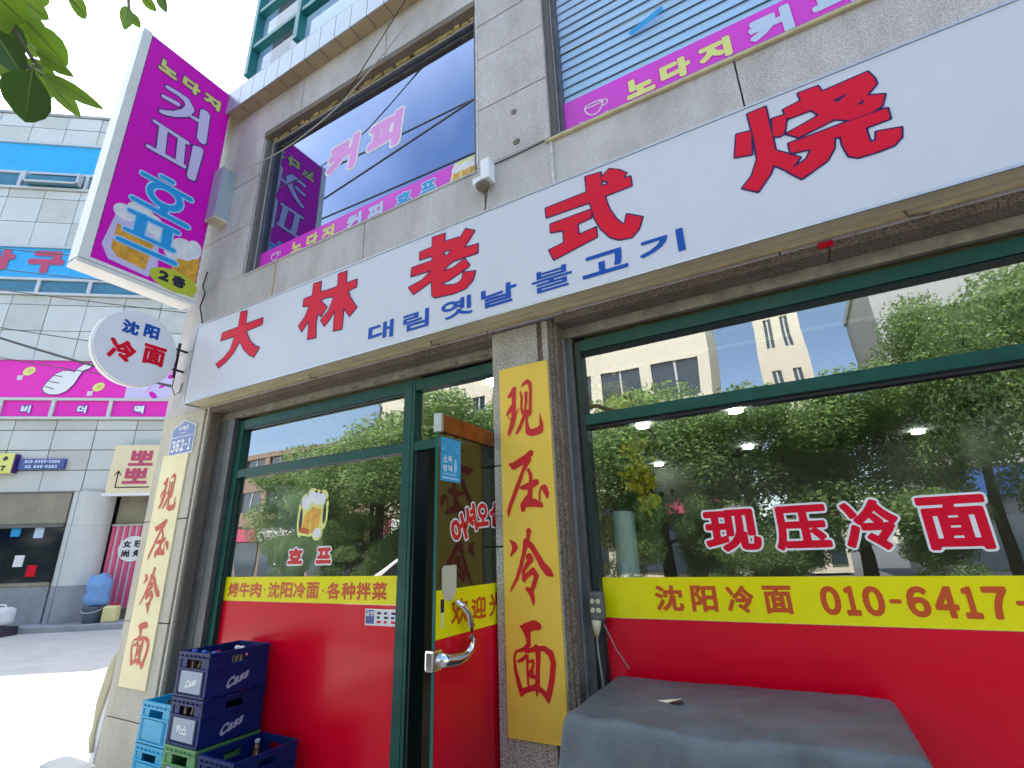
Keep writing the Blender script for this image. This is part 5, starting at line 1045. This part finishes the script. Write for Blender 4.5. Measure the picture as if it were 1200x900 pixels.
# ================================================================ street tree over the camera (top left leaves)
rnd.seed(11)
st = thing('street_tree', 'street tree whose broad green leaves hang into the top left corner', 'tree', (-3.4, -3.6, .02))
tw = DATA['twigs']; root = Vector(tw[0][0])
g = G(); g.tube([(-3.4, -3.6, 0), (-3.38, -3.62, 1.5), (-3.3, -3.5, 3.0), (-3.25, -3.45, 4.6), (-3.2, -3.5, 6.2)], [.15, .12, .10, .08, .04], 12)
g.build('trunk', M['bark'], st, smooth=True)
g = G(); g.tube([(-3.3, -3.5, 2.9), (-2.6, -3.2, 3.2), (-1.7, -2.7, 3.0), (-1.2, -2.3, 2.72), tuple(root)], [.05, .035, .022, .012, .007], 8)
g.tube([(-3.27, -3.47, 4.2), (-2.4, -4.0, 5.2), (-1.8, -4.4, 5.8)], [.05, .03, .02], 7); g.tube([(-3.26, -3.46, 3.9), (-4.1, -3.9, 4.9), (-4.9, -4.2, 5.4)], [.05, .03, .02], 7)
g.build('branch', M['bark'], st, smooth=True)
for T_ in tw:
    g = G(); g.tube(T_, [.005]+[.0032]*(len(T_)-1), 6); g.build('twig', M['bark'], st)
camp = Vector((0, -2.1, 1.5))
def leaf(a, b, wd, mname, tilt, curl):
    a, b = Vector(a), Vector(b); ax = b-a; Ln = ax.length; ax.normalize()
    vw = (camp-(a+b)/2).normalized(); s = ax.cross(vw).normalized(); nrm = s.cross(ax).normalized()
    s = (s*math.cos(tilt)+nrm*math.sin(tilt)).normalized(); nrm = s.cross(ax).normalized()
    g = G(); n = 14; prof = [max(.02, math.sin(math.pi*(k/14)**.85)**.75) for k in range(15)]
    vs = []
    for i in range(n+1):
        t = i/n; c = a+ax*Ln*t-nrm*curl*Ln*(t*t-.3*t); w_ = wd*.43*prof[i]
        wv = 1+.03*math.sin(i*2.1)
        for k in (-1, -.5, 0, .5, 1): vs.append(c+s*w_*k*wv+nrm*(abs(k)*w_*.28))
    fs = [(i*5+k, i*5+k+1, i*5+k+6, i*5+k+5) for i in range(n) for k in range(4)]
    g.add(vs, fs); o = g.build('leaf', M[mname], st, smooth=True)
    g = G(); g.tube([a-ax*.012, a+ax*Ln*.5-nrm*(curl*Ln*.1-.0008), b-ax*Ln*.06-nrm*(curl*Ln*.6-.0008)], [.0016, .0011, .0004], 5); g.build('midrib', M['rib'], o)
for i, (a, b, wd) in enumerate(DATA['leaves']):
    if False: continue
    leaf(a, b, wd, 'leafd' if i in (5, 13, 15, 18) else 'leaf', rnd.uniform(-.5, .5), rnd.uniform(-.1, .18))
# extra leaves out of frame on the same branch, joined
def crown_mesh(name, n, blobs, size, seed, m):
    r = np.random.default_rng(seed); w_ = np.array([b[3]**2 for b in blobs]); w_ = w_/w_.sum(); k = r.choice(len(blobs), n, p=w_)
    Bc = np.array([b[:3] for b in blobs])[k]; Br = np.array([b[3] for b in blobs])[k]
    d = r.normal(size=(n, 3)); d /= np.linalg.norm(d, axis=1)[:, None]
    P = Bc+d*(Br*r.uniform(.55, 1.08, n))[:, None]*np.array([1, 1, .8])
    a = r.normal(size=(n, 3)); a /= np.linalg.norm(a, axis=1)[:, None]; b = np.cross(a, r.normal(size=(n, 3))); b /= np.linalg.norm(b, axis=1)[:, None]
    s = (size*r.uniform(.6, 1.3, n))[:, None]; V = np.stack([P-a*s, P+b*s*.5, P+a*s, P-b*s*.5], 1).reshape(-1, 3)
    me = bpy.data.meshes.new(name); me.vertices.add(4*n); me.vertices.foreach_set('co', V.ravel()); me.loops.add(4*n); me.loops.foreach_set('vertex_index', np.arange(4*n))
    me.polygons.add(n); me.polygons.foreach_set('loop_start', np.arange(n)*4); me.polygons.foreach_set('loop_total', np.full(n, 4)); me.update(); me.validate(); me.materials.append(m); return me
def crown(parent, me, name='crown'):
    o = bpy.data.objects.new(name, me); COL.objects.link(o); o.parent = parent; o['kind'] = 'stuff'; OFF[o.name] = Vector(); return o
cm = crown_mesh('street_crown', 2600, [(0, -.1, 5.4, 1.0), (1.3, -.7, 5.6, .8), (-1.2, -.6, 5.5, .9), (.2, .3, 6.4, .9)], .07, 3, M['leaf']); crown(st, cm)

# ================================================================ across the main road (seen in the window glass)
rnd.seed(5)
def block(name, label, x0, x1, y, h, m, floors, wx, base=True, sign=None, deep=8):
    t = thing(name, label, 'building', ((x0+x1)/2, y, 0)); 
    g = G(); g.box(x0, x1, y-deep, y-.12, .1, h); g.build('wall_core', m, t)
    g = G(); g.box(x0-.1, x1+.1, y-deep, y+.05, h, h+.35); g.build('parapet', m, t)
    fh = (h-3.6)/floors; n = max(2, int((x1-x0)/wx)); pw_ = (x1-x0)/n
    for i in range(n+1): g = G(); xx = x0+i*pw_; g.box(xx-.25, xx+.25, y-.12, y+.02, 3.6, h-.001); g.build('pier', m, t)
    for f in range(floors):
        z = 3.6+f*fh; g = G(); g.box(x0, x1, y-.12, y-.0, z, z+fh*.42); g.build('spandrel', m, t)
        for i in range(n):
            a = x0+i*pw_+.25; g = G(); g.box(a, a+pw_-.5, y-.119, y-.09, z+fh*.42, z+fh); wn = g.build('window', M['bwin'], t)
            g = G(); c = a+(pw_-.5)/2; g.box(c-.04, c+.04, y-.09, y-.05, z+fh*.42, z+fh); g.build('window_bar', M['lbframe'], wn)
    for i in range(n):
        a = x0+i*pw_; g = G(); g.box(a+.15, a+pw_-.15, y-.119, y-.05, .5, 2.6); g.build('shopfront', M['bwin'], t)
        g = G(); g.box(a+.05, a+pw_-.05, y-.12, y+.25, 2.65, 3.45); g.build('shop_fascia', M[rnd.choice(['white', 'redaw', 'awn', 'cream', 'white', 'lbred'])], t)
    return t
block('apartment_building', 'cream rendered building over the road reflected in the big window', -9.5, -2.2, -19, 15, M['bcream'], 4, 2.4)
block('office_building', 'grey building over the road reflected at the centre of the big window', 4.2, 12, -18.5, 12, M['bgrey'], 3, 2.6)
block('brick_building', 'brown tiled building over the road reflected in the small window', -34, -21.8, -19.5, 8.2, M['bbrown'], 2, 2.2)
block('tall_building', 'tall pale building with vertical fins reflected above the shop door', -21.5, -11, -20, 16, M['bcream'], 4, 1.3)
block('corner_building', 'cream corner building over the road reflected at the right of the glass', 12.6, 24, -19, 10, M['bcream'], 2, 2.8)
block('slim_tower', 'slim cream tower reflected against the blue sky', .2, 2.0, -26, 26, M['bcream'], 7, 1.8)
TM = {}
def road_tree(x, y, h, r, seed, label):
    t = thing('roadside_tree', label, 'tree', (x, y, .1), rnd.uniform(0, 6), 'trees along the far pavement', local=True)
    key = seed % 3
    if key not in TM:
        rr = random.Random(seed); bl_ = [(rr.gauss(0, .9), rr.gauss(0, .9), rr.uniform(2.1, 7.0), rr.uniform(.7, 1.3)) for _ in range(22)]
        me = crown_mesh('roadside_crown', 42000, bl_, .062, seed, M['crown'])
        gg = G(); gg.tube([(0, 0, 0), (.05, 0, 1.5), (-.04, .05, 3), (.05, 0, 4.6), (0, 0, 6.4)], [.17, .14, .12, .08, .03], 10)
        gb = G()
        for b in bl_[:9]: gb.tube([(0, 0, min(b[2]-.7, 2.6+b[2]*.2)), (b[0]*.5, b[1]*.5, b[2]-.4), b[:3]], [.06, .04, .015], 6)
        TM[key] = (me, gg.mesh('trunk', M['bark']), gb.mesh('limbs', M['bark']))
    me, tk, lb = TM[key]
    for nm, q in (('trunk', tk), ('limbs', lb)): o = bpy.data.objects.new(nm, q); COL.objects.link(o); o.parent = t
    crown(t, me); t.scale = (r, r, h); return t
for i, (x, y, h, r) in enumerate(((-14.6, -13.0, .88, 1.35), (-10.2, -13.4, .95, 1.2), (-3.4, -13.0, .85, 1.25), (-1.0, -12.8, .72, 1.15), (1.4, -13.1, .70, 1.05), (4.1, -12.9, 1.0, .80), (7.0, -13.5, 1.05, 1.0), (-19.5, -13.4, .72, 1.1))):
    road_tree(x, y, h, r, i, ['bushy roadside tree reflected in the small shop window', 'leafy roadside tree reflected beside the beer mug picture', 'dense roadside tree reflected at the left of the big window', 'rounded roadside tree reflected above the large red characters',
      'low bright roadside tree reflected in the middle of the big window', 'slim roadside tree reflected under the blue patch of sky', 'tall dark roadside tree reflected at the right of the big window', 'roadside tree far left reflected near the small window edge'][i])
for i, (x, s_, h_) in enumerate(((-18.6, .62, .42), (-15.6, .7, .50), (-12.6, .6, .40), (-4.2, .62, .50), (-2.2, .55, .44), (-.3, .55, .38), (2.7, .55, .42), (5.0, .6, .5))):
    t = thing('shrub', ['rounded shrub low at the left edge of the small window reflection', 'broad shrub reflected behind the small window lettering', 'low shrub reflected near the doorway post', 'tall shrub reflected beside the yellow flowers', 'shrub reflected left of the large red characters',
        'low shrub reflected behind the first large red characters', 'shrub reflected behind the last large red characters', 'broad shrub reflected at the right edge of the big window'][i], 'shrub', (x, -12.1, -.9*h_*1.6), rnd.uniform(0, 6), 'shrubs along the far kerb', local=True)
    o = crown(t, TM[i % 3][0], 'foliage'); t.scale = (s_, s_*.6, h_)
lp = thing('street_lamp', 'grey curved-arm street lamp reflected in the small transom pane', 'street lamp', (-14.9, -12.9, .1))
g = G(); g.tube([(-14.9, -12.9, .1), (-14.9, -12.9, 7.6), (-15.2, -12.8, 8.1), (-17.2, -12.2, 8.5)], [.09, .07, .05, .04], 8); g.build('pole', M['grey'], lp); g = G(); g.box(-17.8, -17.1, -12.3, -12.1, 8.42, 8.56); g.build('lamp_head', M['alu'], lp)
# parked white van and white car
def car(label, x, y, van=False):
    c = thing('parked_van' if van else 'parked_car', label, 'van' if van else 'car', (x, y, .0), 0, None, local=True)
    if van: prof = [(-2.2, .35), (2.1, .35), (2.2, .9), (2.0, 1.25), (1.35, 2.0), (-2.15, 2.05), (-2.25, 1.0)]
    else: prof = [(-2.15, .32), (2.1, .32), (2.2, .55), (2.1, .82), (1.15, .98), (.45, 1.42), (-.95, 1.46), (-1.75, 1.02), (-2.15, .95), (-2.22, .6)]
    g = G(); g.prism(prof[::1], lambda u, v, d: (u, -.85+d, v), 0, 1.7); g.build('body', M['carw'], c, bevel=.06)
    win = [(1.2, 1.3), (.95, 1.85), (-2.0, 1.88), (-2.05, 1.3)] if van else [(.95, 1.0), (.38, 1.36), (-.9, 1.39), (-1.5, 1.02)]
    for y_, s in ((-.853, 1), (.853, -1)):
        g = G(); g.add([(u, y_, v) for u, v in win], [(0, 1, 2, 3)]); o = g.build('side_window', M['carg'], c); o.modifiers.new('s', 'SOLIDIFY').thickness = .006
        for wx_ in (-1.4, 1.4):
            g = G(); n = 16; P = [(wx_+.33*math.cos(6.2832*k/n), .33+.33*math.sin(6.2832*k/n)) for k in range(n)]
            g.prism(P, lambda u, v, d, y_=y_, s=s: (u, y_+s*(d-.03), v), 0, .2); wh = g.build('wheel', M['tyre'], c)
            g = G(); P = [(wx_+.2*math.cos(6.2832*k/n), .33+.2*math.sin(6.2832*k/n)) for k in range(n)]
            g.prism(P, lambda u, v, d, y_=y_, s=s: (u, y_+s*(d-.04), v), 0, .02); g.build('rim', M['alu'], wh)
    ws = [(1.24, 2.02, .92), (1.98, 1.27, .0)] if van else [(.50, 1.41, 0), (1.12, 1.01, 0)]
    (xa, za, _), (xb, zb, _) = ws
    g = G(); g.add([(xa+.02, -.72, za), (xa+.02, .72, za), (xb+.03, .78, zb+.02), (xb+.03, -.78, zb+.02)], [(0, 1, 2, 3)]); o = g.build('windscreen', M['carg'], c); o.modifiers.new('s', 'SOLIDIFY').thickness = .01
    for s in (-1, 1): g = G(); g.box(2.1, 2.205, s*.72-.12, s*.72+.12, .6, .74); g.build('headlight', M['plastic'], c)
    return c
car('white parked car at the kerb reflected at the bottom right of the small window', -5.4, -5.6)
